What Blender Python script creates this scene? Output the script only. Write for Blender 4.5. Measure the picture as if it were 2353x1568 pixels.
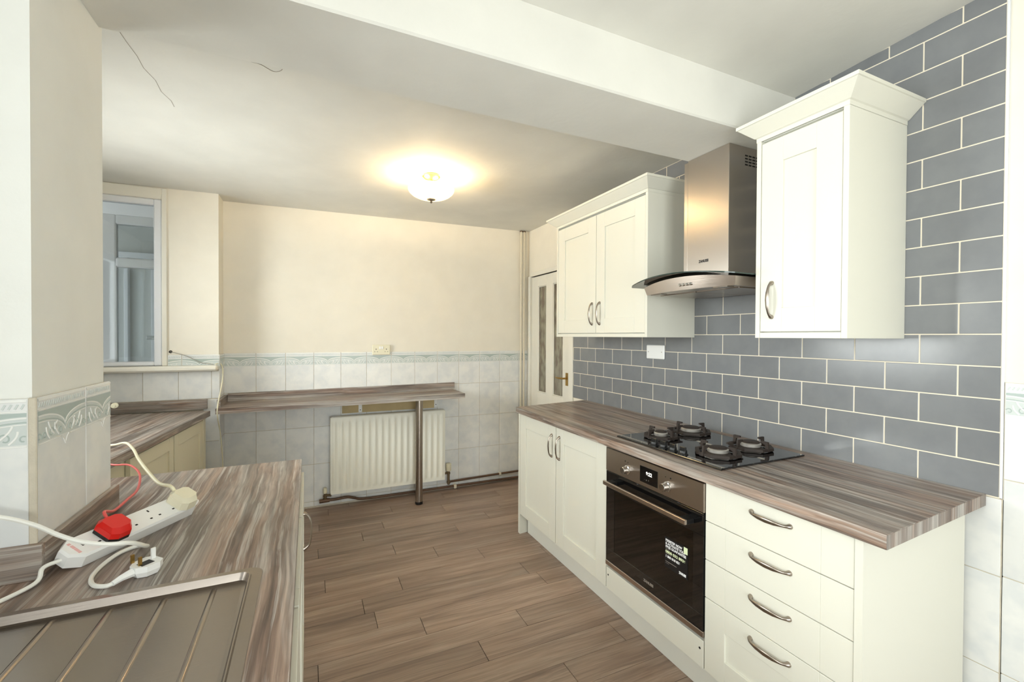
import bpy, bmesh, math, random
from mathutils import Vector, Matrix
random.seed(7)
for o in list(bpy.data.objects): bpy.data.objects.remove(o, do_unlink=True)
SC = bpy.context.scene
COL = SC.collection

# ------------------------------------------------------------------ camera, world, lights, exposure
def lookrot(yaw, pit, roll):
    f = Vector((math.sin(yaw)*math.cos(pit), math.cos(yaw)*math.cos(pit), math.sin(pit)))
    r = Vector((math.cos(yaw), -math.sin(yaw), 0)); u = r.cross(f)
    cr, sr = math.cos(roll), math.sin(roll)
    r2 = cr*r + sr*u; u2 = -sr*r + cr*u
    return Matrix((r2, u2, -f)).transposed()
cam = bpy.data.cameras.new('camera'); cam.sensor_width = 36; cam.sensor_fit = 'HORIZONTAL'
cam.lens = 1017.53/2353*36; cam.clip_start = .02
camo = bpy.data.objects.new('camera', cam); COL.objects.link(camo)
M4 = lookrot(.43014, -.01065, .00471).to_4x4(); M4.translation = Vector((0, 0, 1.38))
camo.matrix_world = M4
SC.camera = camo

W = bpy.data.worlds.new('world'); SC.world = W; W.use_nodes = True
bg = W.node_tree.nodes['Background']
bg.inputs[0].default_value = (.97, .98, 1.0, 1); bg.inputs[1].default_value = 1.5

def area_light(name, loc, rot, sx, sy, power, color):
    l = bpy.data.lights.new(name, 'AREA'); l.shape = 'RECTANGLE'; l.size = sx; l.size_y = sy
    l.energy = power; l.color = color
    o = bpy.data.objects.new(name, l); o.location = loc; o.rotation_euler = rot; COL.objects.link(o)
    return o
R90 = math.pi/2
# daylight standing in the sink window (left wall) and in the glazed back door
area_light('sink_window_daylight', (-.90, .145, 1.62), (0, -R90, 0), 1.14, 1.70, 35, (1.0, .985, .96))
area_light('back_door_daylight', (.24, -1.98, 1.15), (R90, 0, 0), 1.66, 1.95, 52, (1.0, .985, .96))
area_light('recess_fill_light', (-1.80, 2.65, 1.60), (0, -R90, 0), 1.00, 1.20, 46, (1.0, .98, .95))  # added fill lamp outside the recess side wall, brightens the far room

vs = SC.view_settings
vs.view_transform = 'Standard'; vs.look = 'None'; vs.gamma = 1; vs.use_curve_mapping = False
vs.exposure = .72

# ------------------------------------------------------------------ materials
def lin(c):
    return tuple(((x/255)/12.92 if x/255 <= .04045 else ((x/255+.055)/1.055)**2.4) for x in c)
def newmat(name):
    m = bpy.data.materials.new(name); m.use_nodes = True
    nt = m.node_tree; b = nt.nodes['Principled BSDF']
    return m, nt, b
def N(nt, typ, **kw):
    n = nt.nodes.new(typ)
    for k, v in kw.items():
        if k.startswith('_'): n.inputs[k[1:].replace('_', ' ')].default_value = v
        else: setattr(n, k, v)
    return n
def plain(name, rgb, rough=.5, metal=0, spec=.5, var=0, bump=0, bscale=40, coat=0):
    m, nt, b = newmat(name); c = lin(rgb)
    b.inputs['Base Color'].default_value = (*c, 1); b.inputs['Roughness'].default_value = rough
    b.inputs['Metallic'].default_value = metal; b.inputs['Specular IOR Level'].default_value = spec
    if coat: b.inputs['Coat Weight'].default_value = coat; b.inputs['Coat Roughness'].default_value = .05
    tc = N(nt, 'ShaderNodeTexCoord')
    no = N(nt, 'ShaderNodeTexNoise', _Scale=bscale, _Detail=4.0)
    nt.links.new(tc.outputs['Object'], no.inputs['Vector'])
    if var:
        r = N(nt, 'ShaderNodeValToRGB')
        r.color_ramp.elements[0].position = .3; r.color_ramp.elements[1].position = .7
        r.color_ramp.elements[0].color = (*[x*(1-var) for x in c], 1); r.color_ramp.elements[1].color = (*[min(1, x*(1+var*.5)) for x in c], 1)
        n2 = N(nt, 'ShaderNodeTexNoise', _Scale=bscale*.12, _Detail=5.0)
        nt.links.new(tc.outputs['Object'], n2.inputs['Vector'])
        nt.links.new(n2.outputs['Fac'], r.inputs['Fac']); nt.links.new(r.outputs['Color'], b.inputs['Base Color'])
    if bump:
        bp = N(nt, 'ShaderNodeBump', _Strength=bump, _Distance=.004)
        nt.links.new(no.outputs['Fac'], bp.inputs['Height']); nt.links.new(bp.outputs['Normal'], b.inputs['Normal'])
    return m
def wood(name, axis, cols, scale=1.0, rough=.45, bump=.15, rnd=True, knots=1.0, cols2=None, lime=None, con=1.0):
    """weathered board: grain runs along `axis` (0=x 1=y)"""
    m, nt, b = newmat(name); L = nt.links.new
    tc = N(nt, 'ShaderNodeTexCoord'); oi = N(nt, 'ShaderNodeObjectInfo')
    sep = None
    add = N(nt, 'ShaderNodeVectorMath', operation='ADD')
    sc = N(nt, 'ShaderNodeVectorMath', operation='SCALE'); sc.inputs['Scale'].default_value = 37.0 if rnd else 0
    cmb = N(nt, 'ShaderNodeCombineXYZ')
    for i in range(3): L(oi.outputs['Random'], cmb.inputs[i])
    L(cmb.outputs[0], sc.inputs[0]); L(tc.outputs['Object'], add.inputs[0]); L(sc.outputs[0], add.inputs[1])
    # gentle warp so the grain wanders
    wn = N(nt, 'ShaderNodeTexNoise', _Scale=2.6*scale, _Detail=2.5)
    L(add.outputs[0], wn.inputs['Vector'])
    ws = N(nt, 'ShaderNodeVectorMath', operation='SCALE'); ws.inputs['Scale'].default_value = .075/scale*knots
    wsub = N(nt, 'ShaderNodeVectorMath', operation='SUBTRACT'); wsub.inputs[1].default_value = (.5, .5, .5)
    L(wn.outputs['Color'], wsub.inputs[0]); L(wsub.outputs[0], ws.inputs[0])
    a2 = N(nt, 'ShaderNodeVectorMath', operation='ADD'); L(add.outputs[0], a2.inputs[0]); L(ws.outputs[0], a2.inputs[1])
    def stretched(s_long, s_cross, detail, dist=0):
        mp = N(nt, 'ShaderNodeMapping')
        v = [s_cross*scale]*3; v[axis] = s_long*scale
        mp.inputs['Scale'].default_value = v
        L(a2.outputs[0], mp.inputs['Vector'])
        t = N(nt, 'ShaderNodeTexNoise', _Scale=1.0, _Detail=detail, _Roughness=.62)
        t.inputs['Distortion'].default_value = dist
        L(mp.outputs[0], t.inputs['Vector']); return t.outputs['Fac']
    broad = stretched(.9, 11, 3.0, .4); fine = stretched(2.2, 150, 4.0); mid = stretched(1.2, 36, 5.0, .3)
    def ramp(fac, stops):
        r = N(nt, 'ShaderNodeValToRGB'); e = r.color_ramp.elements
        while len(e) < len(stops): e.new(.5)
        for i, (p, c) in enumerate(stops): e[i].position = p; e[i].color = (*lin(c), 1)
        L(fac, r.inputs['Fac']); return r.outputs['Color']
    base = ramp(broad, cols)
    if cols2:
        sel = stretched(1.0, 12, 4.0, .5); b2 = ramp(mid, cols2)
        rs = N(nt, 'ShaderNodeValToRGB'); rs.color_ramp.elements[0].position = .44; rs.color_ramp.elements[1].position = .60
        L(sel, rs.inputs['Fac'])
        mxn = N(nt, 'ShaderNodeMix', data_type='RGBA'); L(rs.outputs['Color'], mxn.inputs[0]); L(base, mxn.inputs[6]); L(b2, mxn.inputs[7]); base = mxn.outputs[2]
    def grey(fac, lo, hi, p0, p1):
        r = N(nt, 'ShaderNodeValToRGB'); e = r.color_ramp.elements
        e[0].position = p0; e[1].position = p1; e[0].color = (lo, lo, lo, 1); e[1].color = (hi, hi, hi, 1)
        L(fac, r.inputs['Fac']); return r.outputs['Color']
    g1 = grey(mid, 1-.30*con, 1+.22*con, .36, .64); g2 = grey(fine, 1-.28*con, 1+.16*con, .35, .62)
    def mul(x, y):
        n = N(nt, 'ShaderNodeMix', data_type='RGBA', blend_type='MULTIPLY'); n.inputs[0].default_value = 1
        L(x, n.inputs[6]); L(y, n.inputs[7]); return n.outputs[2]
    col = mul(mul(base, g1), g2)
    if lime:
        lf_ = stretched(1.6, 90, 4.0, .2); rl = N(nt, 'ShaderNodeValToRGB'); rl.color_ramp.elements[0].position = .54; rl.color_ramp.elements[1].position = .66
        rl.color_ramp.elements[1].color = (.62, .62, .62, 1); L(lf_, rl.inputs['Fac'])
        ml = N(nt, 'ShaderNodeMix', data_type='RGBA'); L(rl.outputs['Color'], ml.inputs[0]); L(col, ml.inputs[6]); ml.inputs[7].default_value = (*lin(lime), 1); col = ml.outputs[2]
    if rnd:
        rr = N(nt, 'ShaderNodeMapRange'); rr.inputs['To Min'].default_value = .86; rr.inputs['To Max'].default_value = 1.12
        L(oi.outputs['Random'], rr.inputs['Value']); c3 = N(nt, 'ShaderNodeCombineColor')
        for i in range(3): L(rr.outputs[0], c3.inputs[i])
        col = mul(col, c3.outputs[0])
    L(col, b.inputs['Base Color']); b.inputs['Roughness'].default_value = rough
    bp = N(nt, 'ShaderNodeBump', _Strength=bump, _Distance=.002); L(fine, bp.inputs['Height']); L(bp.outputs['Normal'], b.inputs['Normal'])
    return m
def tile_mat(name, rgb, rough, veins=None, bump=.03):
    m, nt, b = newmat(name); L = nt.links.new; c = lin(rgb)
    oi = N(nt, 'ShaderNodeObjectInfo'); tc = N(nt, 'ShaderNodeTexCoord')
    cmb = N(nt, 'ShaderNodeCombineXYZ')
    for i in range(3): L(oi.outputs['Random'], cmb.inputs[i])
    sc = N(nt, 'ShaderNodeVectorMath', operation='SCALE'); sc.inputs['Scale'].default_value = 23; L(cmb.outputs[0], sc.inputs[0])
    ad = N(nt, 'ShaderNodeVectorMath', operation='ADD'); L(tc.outputs['Object'], ad.inputs[0]); L(sc.outputs[0], ad.inputs[1])
    no = N(nt, 'ShaderNodeTexNoise', _Scale=11.0, _Detail=3.0, _Roughness=.55); L(ad.outputs[0], no.inputs['Vector'])
    r = N(nt, 'ShaderNodeValToRGB'); e = r.color_ramp.elements; e[0].position = .36; e[1].position = .60
    e[0].color = (*lin(veins or rgb), 1); e[1].color = (*c, 1); L(no.outputs['Fac'], r.inputs['Fac'])
    hv = N(nt, 'ShaderNodeHueSaturation'); mr = N(nt, 'ShaderNodeMapRange'); mr.inputs['To Min'].default_value = .95; mr.inputs['To Max'].default_value = 1.05
    L(oi.outputs['Random'], mr.inputs['Value']); L(mr.outputs[0], hv.inputs['Value']); L(r.outputs['Color'], hv.inputs['Color'])
    L(hv.outputs['Color'], b.inputs['Base Color']); b.inputs['Roughness'].default_value = rough
    bp = N(nt, 'ShaderNodeBump', _Strength=bump, _Distance=.004); n2 = N(nt, 'ShaderNodeTexNoise', _Scale=9.0); L(ad.outputs[0], n2.inputs['Vector'])
    L(n2.outputs['Fac'], bp.inputs['Height']); L(bp.outputs['Normal'], b.inputs['Normal'])
    return m
def glass(name, tint, refl=.10, rough=.02):
    m = bpy.data.materials.new(name); m.use_nodes = True; nt = m.node_tree; nt.nodes.clear(); L = nt.links.new
    out = N(nt, 'ShaderNodeOutputMaterial'); tr = N(nt, 'ShaderNodeBsdfTransparent'); gl = N(nt, 'ShaderNodeBsdfGlossy', _Roughness=rough)
    tr.inputs[0].default_value = (*tint, 1)
    fr = N(nt, 'ShaderNodeFresnel', _IOR=1.5); mx = N(nt, 'ShaderNodeMixShader')
    ma = N(nt, 'ShaderNodeMath', operation='ADD'); ma.inputs[1].default_value = refl; ma.use_clamp = True
    L(fr.outputs[0], ma.inputs[0]); L(ma.outputs[0], mx.inputs[0]); L(tr.outputs[0], mx.inputs[1]); L(gl.outputs[0], mx.inputs[2]); L(mx.outputs[0], out.inputs[0])
    return m
def brushed(name, rgb, rough, axis=2):
    m, nt, b = newmat(name); L = nt.links.new
    b.inputs['Base Color'].default_value = (*lin(rgb), 1); b.inputs['Metallic'].default_value = 1; b.inputs['Roughness'].default_value = rough
    b.inputs['Anisotropic'].default_value = .75
    tg = N(nt, 'ShaderNodeTangent', direction_type='RADIAL', axis='Z'); nt.links.new(tg.outputs[0], b.inputs['Tangent'])
    tc = N(nt, 'ShaderNodeTexCoord'); mp = N(nt, 'ShaderNodeMapping'); v = [6, 6, 6]
    for i in range(3):
        if i == axis: v[i] = 600
    mp.inputs['Scale'].default_value = v; no = N(nt, 'ShaderNodeTexNoise', _Scale=1.0, _Detail=2.0)
    L(tc.outputs['Object'], mp.inputs[0]); L(mp.outputs[0], no.inputs['Vector'])
    bp = N(nt, 'ShaderNodeBump', _Strength=.12, _Distance=.001); L(no.outputs['Fac'], bp.inputs['Height']); L(bp.outputs['Normal'], b.inputs['Normal'])
    return m

GREY = [(.25, (92, 80, 73)), (.40, (128, 116, 107)), (.52, (156, 147, 139)), (.64, (180, 174, 167)), (.78, (134, 121, 112))]
BROWN = [(.25, (88, 70, 61)), (.45, (126, 103, 89)), (.60, (150, 128, 113)), (.78, (120, 96, 82))]
OAK = [(.28, (126, 105, 91)), (.42, (146, 123, 107)), (.55, (158, 135, 118)), (.68, (168, 147, 130)), (.82, (144, 122, 107))]
MT = dict(
    wallwhite=plain('paint_white', (236, 236, 231), .7, bump=.10, bscale=60, var=.03),
    wallcream=plain('paint_cream', (236, 230, 216), .7, bump=.10, bscale=60, var=.03),
    ceilw=plain('ceiling_paint', (226, 224, 216), .8, bump=.18, bscale=35, var=.05),
    cab=plain('cabinet_cream', (225, 223, 210), .38, bump=.015, bscale=300),
    cabw=plain('cabinet_white', (227, 226, 216), .4),
    oldcab=plain('old_cabinet_cream', (226, 219, 194), .45),
    grout=plain('grout_cream', (232, 222, 202), .85, bump=.2, bscale=400),
    groutw=plain('grout_stained', (205, 196, 178), .85, bump=.2, bscale=300, var=.12),
    gtile=tile_mat('glazed_grey_tile', (127, 129, 131), .19, (122, 124, 127)),
    wtile=tile_mat('marbled_white_tile', (236, 236, 233), .34, (224, 226, 226)),
    sage=plain('sage_print', (176, 188, 183), .3), sagel=plain('pale_sage_print', (206, 212, 209), .3), relw=plain('raised_white_glaze', (240, 240, 236), .25),
    wood_y=wood('worktop_wood_y', 1, GREY, 1.0, .36, .3, False, .42, BROWN, (206, 201, 194), 1.1), wood_x=wood('worktop_wood_x', 0, GREY, 1.0, .42, .3, False, .28, BROWN, (196, 190, 182), 1.1),
    wood_z=wood('worktop_wood_z', 2, GREY, 1.0, .45, .2, False, .28, BROWN, (190, 184, 176), .9),
    plank=wood('oak_plank', 0, OAK, 1.15, .36, .12, True, .45, None, None, .62), underlay=plain('underlay', (70, 58, 50), .9),
    steel=brushed('brushed_steel', (196, 188, 180), .30, 1), steel_y=brushed('brushed_steel_across', (190, 178, 168), .30, 2),
    sinksteel=brushed('sink_steel', (158, 148, 139), .24, 1),
    nickel=plain('satin_nickel', (165, 155, 145), .28, 1), chrome=plain('chrome', (215, 215, 215), .12, 1),
    brass=plain('brass', (176, 142, 80), .3, 1), oldbrass=plain('tarnished_brass', (128, 112, 88), .4, .8), iron=plain('cast_iron', (52, 43, 38), .55, 0, .4, bump=.1, bscale=200),
    alu=plain('burner_aluminium', (214, 208, 200), .45, .7), black=plain('black_plastic', (22, 22, 22), .35),
    blackglass=plain('black_glass', (10, 10, 11), .03, 0, .6, coat=.6), cavity=plain('oven_enamel', (165, 156, 132), .4),
    wire=plain('rack_wire', (205, 198, 185), .25, 1),
    plastic=plain('white_plastic', (242, 242, 240), .3), cream_plastic=plain('aged_cream_plastic', (232, 226, 200), .4),
    red=plain('red_plastic', (222, 30, 22), .3), redcord=plain('red_cord', (228, 92, 88), .35), whitecord=plain('white_cord', (238, 237, 230), .4),
    rad=plain('radiator_enamel', (246, 244, 231), .35), copper=plain('dull_copper', (104, 78, 60), .5, .3, var=.3, bscale=80),
    painted=plain('painted_pipe', (222, 212, 190), .5), dark=plain('dark_gap', (26, 22, 18), .8),
    upvc=plain('white_upvc', (228, 230, 234), .3), trimw=plain('gloss_white_trim', (232, 228, 216), .35, var=.03),
    panedoor=None, glassclear=glass('window_glass', (.93, .96, .96), .04), glasshood=glass('hood_glass', (.86, .91, .89), .06),
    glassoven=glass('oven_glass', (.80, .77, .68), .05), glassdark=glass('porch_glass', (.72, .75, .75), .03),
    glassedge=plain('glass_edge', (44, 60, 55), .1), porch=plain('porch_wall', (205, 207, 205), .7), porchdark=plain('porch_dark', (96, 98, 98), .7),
    sticker=plain('sticker_black', (20, 20, 22), .35), stwhite=plain('sticker_white', (238, 238, 238), .5), styellow=plain('sticker_pale_green', (222, 232, 190), .5),
    ink=plain('ink_black', (25, 25, 28), .5), redink=plain('ink_red', (232, 182, 180), .5), silver=plain('silver_print', (170, 165, 158), .4, .6),
    beige=plain('bare_adhesive', (205, 184, 140), .8, var=.12, bscale=60), crackm=plain('crack', (150, 141, 128), .9), stain=plain('flaked_paint', (210, 204, 190), .85),
)
m, nt, b = newmat('lit_digits'); b.inputs['Emission Color'].default_value = (1, .95, .85, 1); b.inputs['Emission Strength'].default_value = .9; MT['digits'] = m
m, nt, b = newmat('frosted_bowl_glass')            # translucent lamp bowl
b.inputs['Base Color'].default_value = (.95, .90, .72, 1); b.inputs['Roughness'].default_value = .25
tl = N(nt, 'ShaderNodeBsdfTranslucent'); tl.inputs[0].default_value = (.98, .92, .74, 1)
mx = N(nt, 'ShaderNodeMixShader'); mx.inputs[0].default_value = .62
nt.links.new(b.outputs[0], mx.inputs[1]); nt.links.new(tl.outputs[0], mx.inputs[2]); nt.links.new(mx.outputs[0], nt.nodes['Material Output'].inputs[0]); MT['bowl'] = m
m, nt, b = newmat('lamp_bulb'); b.inputs['Emission Color'].default_value = (1, .78, .42, 1); b.inputs['Emission Strength'].default_value = 30; MT['bulb'] = m
# obscure patterned door glass
m, nt, b = newmat('etched_door_glass'); L = nt.links.new
tc = N(nt, 'ShaderNodeTexCoord'); mp = N(nt, 'ShaderNodeMapping'); mp.inputs['Scale'].default_value = (1, 22, 9)
wv = N(nt, 'ShaderNodeTexNoise', _Scale=1.0, _Detail=2.0); L(tc.outputs['Object'], mp.inputs[0]); L(mp.outputs[0], wv.inputs['Vector'])
r = N(nt, 'ShaderNodeValToRGB'); r.color_ramp.elements[0].position = .4; r.color_ramp.elements[1].position = .6
r.color_ramp.elements[0].color = (*lin((122, 110, 96)), 1); r.color_ramp.elements[1].color = (*lin((150, 146, 128)), 1)
L(wv.outputs['Fac'], r.inputs['Fac']); L(r.outputs['Color'], b.inputs['Base Color']); b.inputs['Roughness'].default_value = .2; MT['panedoor'] = m

# ------------------------------------------------------------------ mesh builder
class MB:
    def __init__(s): s.v = []; s.f = []; s.m = []
    def add(s, vs, fs, mi=0):
        o = len(s.v); s.v += [tuple(v) for v in vs]; s.f += [tuple(o+i for i in f) for f in fs]; s.m += [mi]*len(fs); return s
    def box(s, lo, hi, bev=0, mi=0):
        x0, y0, z0 = lo; x1, y1, z1 = hi
        b = min(bev, .45*min(x1-x0, y1-y0, z1-z0))
        if b <= 0:
            vs = [(x0,y0,z0),(x1,y0,z0),(x1,y1,z0),(x0,y1,z0),(x0,y0,z1),(x1,y0,z1),(x1,y1,z1),(x0,y1,z1)]
            return s.add(vs, [(3,2,1,0),(4,5,6,7),(0,1,5,4),(1,2,6,5),(2,3,7,6),(3,0,4,7)], mi)
        vs = []; idx = {}                                     # chamfered box: three vertices per corner
        for i in (0,1):
            for j in (0,1):
                for k in (0,1):
                    c = ((x0,x1)[i], (y0,y1)[j], (z0,z1)[k]); d = (b*(1-2*i), b*(1-2*j), b*(1-2*k))
                    for a in range(3):
                        p = [c[n] + (0 if n == a else d[n]) for n in range(3)]
                        idx[i,j,k,a] = len(vs); vs.append(p)
        fs = []
        I = idx
        def face(a, side):
            u, w = [(1,2),(2,0),(0,1)][a]; q = []
            for (p, r_) in ((0,0),(1,0),(1,1),(0,1)):
                e = [0,0,0]; e[a] = side; e[u] = p; e[w] = r_; q.append(I[e[0],e[1],e[2],a])
            fs.append(q if side else q[::-1])
        for a in range(3): face(a, 0); face(a, 1)
        for a in range(3):                                    # edge chamfers along axis a
            u, w = [(1,2),(2,0),(0,1)][a]
            for p in (0,1):
                for r_ in (0,1):
                    e0 = [0,0,0]; e0[u] = p; e0[w] = r_; e1 = list(e0); e1[a] = 1
                    q = [I[(*e0, u)], I[(*e1, u)], I[(*e1, w)], I[(*e0, w)]]
                    fs.append(q if p == r_ else q[::-1])
        for i in (0,1):
            for j in (0,1):
                for k in (0,1):
                    q = [I[i,j,k,0], I[i,j,k,1], I[i,j,k,2]]
                    fs.append(q if (i+j+k) % 2 else q[::-1])
        return s.add(vs, fs, mi)
    def prism(s, poly, z0, z1, mi=0, axis=2):
        """poly: list of 2-D points CCW; extruded along axis"""
        n = len(poly)
        def P(p, z): return (p[0], p[1], z) if axis == 2 else ((z, p[0], p[1]) if axis == 0 else (p[1], z, p[0]))
        vs = [P(p, z0) for p in poly] + [P(p, z1) for p in poly]
        fs = [tuple(range(n))[::-1], tuple(range(n, 2*n))] + [(i, (i+1) % n, n+(i+1) % n, n+i) for i in range(n)]
        return s.add(vs, fs, mi)
    def tube(s, pts, r, n=8, mi=0, cap=True):
        pts = [Vector(p) for p in pts]; R_ = r if isinstance(r, (list, tuple)) else [r]*len(pts)
        vs = []; fs = []; up = None
        for i, p in enumerate(pts):
            t = (pts[min(i+1, len(pts)-1)] - pts[max(i-1, 0)]).normalized()
            if up is None: up = Vector((0,0,1)) if abs(t.z) < .9 else Vector((1,0,0))
            a = t.cross(up); a = a.normalized() if a.length > 1e-6 else t.orthogonal().normalized(); up = a.cross(t)
            for k in range(n):
                th = 2*math.pi*k/n; vs.append(p + R_[i]*(math.cos(th)*a + math.sin(th)*up))
        for i in range(len(pts)-1):
            for k in range(n):
                a0 = i*n+k; a1 = i*n+(k+1) % n; fs.append((a0, a1, a1+n, a0+n))
        if cap: fs.append(tuple(range(n))); fs.append(tuple(range((len(pts)-1)*n, len(pts)*n))[::-1])
        s.add(vs, [f[::-1] for f in fs], mi); return s
    def lathe(s, prof, c, n=24, mi=0, axis=2, cap=True):
        """prof: (radius, height) list"""
        vs = []; fs = []
        for (r, h) in prof:
            for k in range(n):
                th = 2*math.pi*k/n; x, y = r*math.cos(th), r*math.sin(th)
                p = (x, y, h) if axis == 2 else ((h, x, y) if axis == 0 else (y, h, x))
                vs.append((c[0]+p[0], c[1]+p[1], c[2]+p[2]))
        for i in range(len(prof)-1):
            for k in range(n):
                a0 = i*n+k; a1 = i*n+(k+1) % n; fs.append((a0, a1, a1+n, a0+n))
        if cap: fs.append(tuple(range(n))[::-1]); fs.append(tuple(range((len(prof)-1)*n, len(prof)*n)))
        s.add(vs, fs, mi); return s
    def ribbon(s, pts, w, out, th=.0008, mi=0):
        """flat raised band along 3-D pts, `out` = outward unit normal"""
        out = Vector(out); vs = []; fs = []; P_ = [Vector(p) for p in pts]
        for i, p in enumerate(P_):
            t = (P_[min(i+1, len(P_)-1)] - P_[max(i-1, 0)]).normalized(); sd = t.cross(out)*w/2
            vs += [p - sd, p - sd*.7 + out*th, p + sd*.7 + out*th, p + sd]
        for i in range(len(P_)-1):
            for k in range(3): a = i*4+k; fs.append((a, a+1, a+5, a+4))
        s.add(vs, fs, mi); return s
def mesh_of(mb, name, mats, smooth=True, ang=35):
    me = bpy.data.meshes.new(name); me.from_pydata(mb.v, [], mb.f); me.update()
    for mm in (mats if isinstance(mats, (list, tuple)) else [mats]): me.materials.append(mm)
    for p, mi in zip(me.polygons, mb.m): p.material_index = mi
    bm = bmesh.new(); bm.from_mesh(me); bmesh.ops.recalc_face_normals(bm, faces=bm.faces); bm.to_mesh(me); bm.free()
    if smooth:
        for p in me.polygons: p.use_smooth = True
        me.set_sharp_from_angle(angle=math.radians(ang))
    return me
def wloc(o):
    v = Vector((0,0,0))
    while o: v += o.location; o = o.parent
    return v
def tag(o, label=None, cat=None, group=None, kind=None):
    for k, v in (('label', label), ('category', cat), ('group', group), ('kind', kind)):
        if v: o[k] = v
    return o
def thing(name, loc, label, cat, group=None, kind=None):
    o = bpy.data.objects.new(name, None); o.location = loc; o.empty_display_size = .1; COL.objects.link(o)
    return tag(o, label, cat, group, kind)
def part(name, mb, mats, parent=None, origin=None, smooth=True, ang=35):
    """mb in world coordinates; object origin = `origin` (default parent's origin)"""
    base = wloc(parent); org = Vector(origin) if origin is not None else base
    mb.v = [tuple(Vector(v)-org) for v in mb.v]
    o = bpy.data.objects.new(name, mesh_of(mb, name, mats, smooth, ang)); o.location = org - base; COL.objects.link(o)
    if parent: o.parent = parent
    return o
def inst(name, me, loc, parent, rot=None):
    o = bpy.data.objects.new(name, me); COL.objects.link(o); o.location = Vector(loc) - wloc(parent)
    if rot: o.rotation_euler = rot
    o.parent = parent; return o
def text(name, s, size, loc, right, up, mat, parent, bold=0, width=None, align='LEFT'):
    """flat lettering laid on a surface: `right`/`up` are world axes of the text plane; at most 0.3 mm proud"""
    cu = bpy.data.curves.new(name, 'FONT'); cu.body = s; cu.size = size; cu.align_x = align; cu.offset = bold; cu.extrude = .0001
    tmp = bpy.data.objects.new('t', cu); COL.objects.link(tmp); bpy.context.view_layer.update()
    me = bpy.data.meshes.new_from_object(tmp.evaluated_get(bpy.context.evaluated_depsgraph_get()))
    bpy.data.objects.remove(tmp, do_unlink=True); bpy.data.curves.remove(cu)
    r_, u_ = Vector(right), Vector(up); n_ = r_.cross(u_); base = wloc(parent); loc = Vector(loc)
    w = max([v.co.x for v in me.vertices])-min([v.co.x for v in me.vertices]); k = width/w if width else 1
    for v in me.vertices: c = v.co.copy(); v.co = loc - base + r_*c.x*k + u_*c.y + n_*c.z
    me.materials.clear(); me.materials.append(mat)
    o = bpy.data.objects.new(name, me); COL.objects.link(o); o.parent = parent; return o
def spline(pts, n=8):
    P_ = [Vector(p) for p in pts]; P_ = [P_[0]*2-P_[1]] + P_ + [P_[-1]*2-P_[-2]]; out = []
    for i in range(1, len(P_)-2):
        a, b_, c, d = P_[i-1:i+3]
        for k in range(n):
            t = k/n; out.append(.5*((2*b_)+(c-a)*t+(2*a-5*b_+4*c-d)*t*t+(3*b_-a-3*c+d)*t**3))
    out.append(P_[-2]); return out

# ------------------------------------------------------------------ setting
XR, YF = 1.943, 3.860                       # face of the grey tiles, face of the far-wall tiles
XW, YW = 1.950, 3.866
YE, HP, Z0, RW = .611, .1015, .8854, .1016  # grey tile grid
TW, TH, TT = .2008, .298, 1.2445            # white tile width, height, top line
BZ, BY0, BY1 = 2.233, 1.265, 1.612          # ceiling beam underside and faces
def zc_far(x): return 2.374 + .0122*x
def zc_front(y): return 2.435 + (1.265-y)*.055

fl = thing('floor', (0, 0, 0), 'brown oak-effect plank floor running across the kitchen', 'floor', kind='structure')
part('underlay', MB().box((-1.7, -1.95, -.06), (2.1, 5.6, -.006)), MT['underlay'], fl)
pw, pl = .1355, .9115
pm = mesh_of(MB().box((-pl/2, -pw/2, -.006), (pl/2, pw/2, 0), .0009), 'plank', MT['plank'])
pcache = {round(pl, 3): pm}
joint = {2.967: .5, 2.83: .737, 2.693: .995, 2.419: .252, 2.282: 1.21, 2.145: .495, 1.871: .695}
y = 2.967 + 7*.137
k = 0
while y > -1.75:
    j = None
    for q, v in joint.items():
        if abs(q-y) < .02: j = v
    if j is None: j = random.uniform(0, .914)
    x0 = j - .914*4
    while x0 < 1.95:
        a, b_ = max(x0, -1.6), min(x0+.914, 1.95)
        if b_-a > .02 and y-.137 < 3.86:
            L_ = round(b_-a-.0025, 3)
            if L_ not in pcache: pcache[L_] = mesh_of(MB().box((-L_/2, -pw/2, -.006), (L_/2, pw/2, 0), .0009), 'plank', MT['plank'])
            inst('plank', pcache[L_], ((a+b_)/2, y-.0685, 0), fl)
        x0 += .914
    y -= .137; k += 1

def wall(name, boxes, mat, label, cat='wall'):
    mb = MB()
    for b_ in boxes: mb.box(*b_)
    o = part(name, mb, mat); return tag(o, label, cat, kind='structure')
wr = wall('wall_right', [((XW, -1.95, 0), (2.10, 3.10, 2.62)), ((XW, 3.10, 1.952), (2.10, 3.835, 2.62)), ((XW, 3.835, 0), (2.10, 4.0, 2.62))], MT['wallcream'], 'right-hand wall carrying the grey brick-bond tiles', 'wall')
wf = wall('wall_far', [((-.60, YW, 0), (1.95, 4.0, 2.62))], MT['wallcream'], 'cream far wall with white half-height tiling')
ww = wall('wall_window', [((-1.70, 3.685, 0), (-.575, 3.80, 1.13)), ((-.868, 3.685, 1.13), (-.575, 3.80, 2.62)), ((-1.70, 3.685, 2.30), (-.868, 3.80, 2.62)), ((-1.70, 3.685, 1.13), (-1.45, 3.80, 2.30)), ((-.60, 3.80, 0), (-.575, 3.866, 2.62))], MT['wallcream'], 'narrow wall beside the window in the far left recess')
wp = wall('wall_pier', [((-1.70, 1.268, 0), (-.530, 1.625, 2.40))], MT['wallwhite'], 'plastered pier on the left under the beam end')
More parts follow.
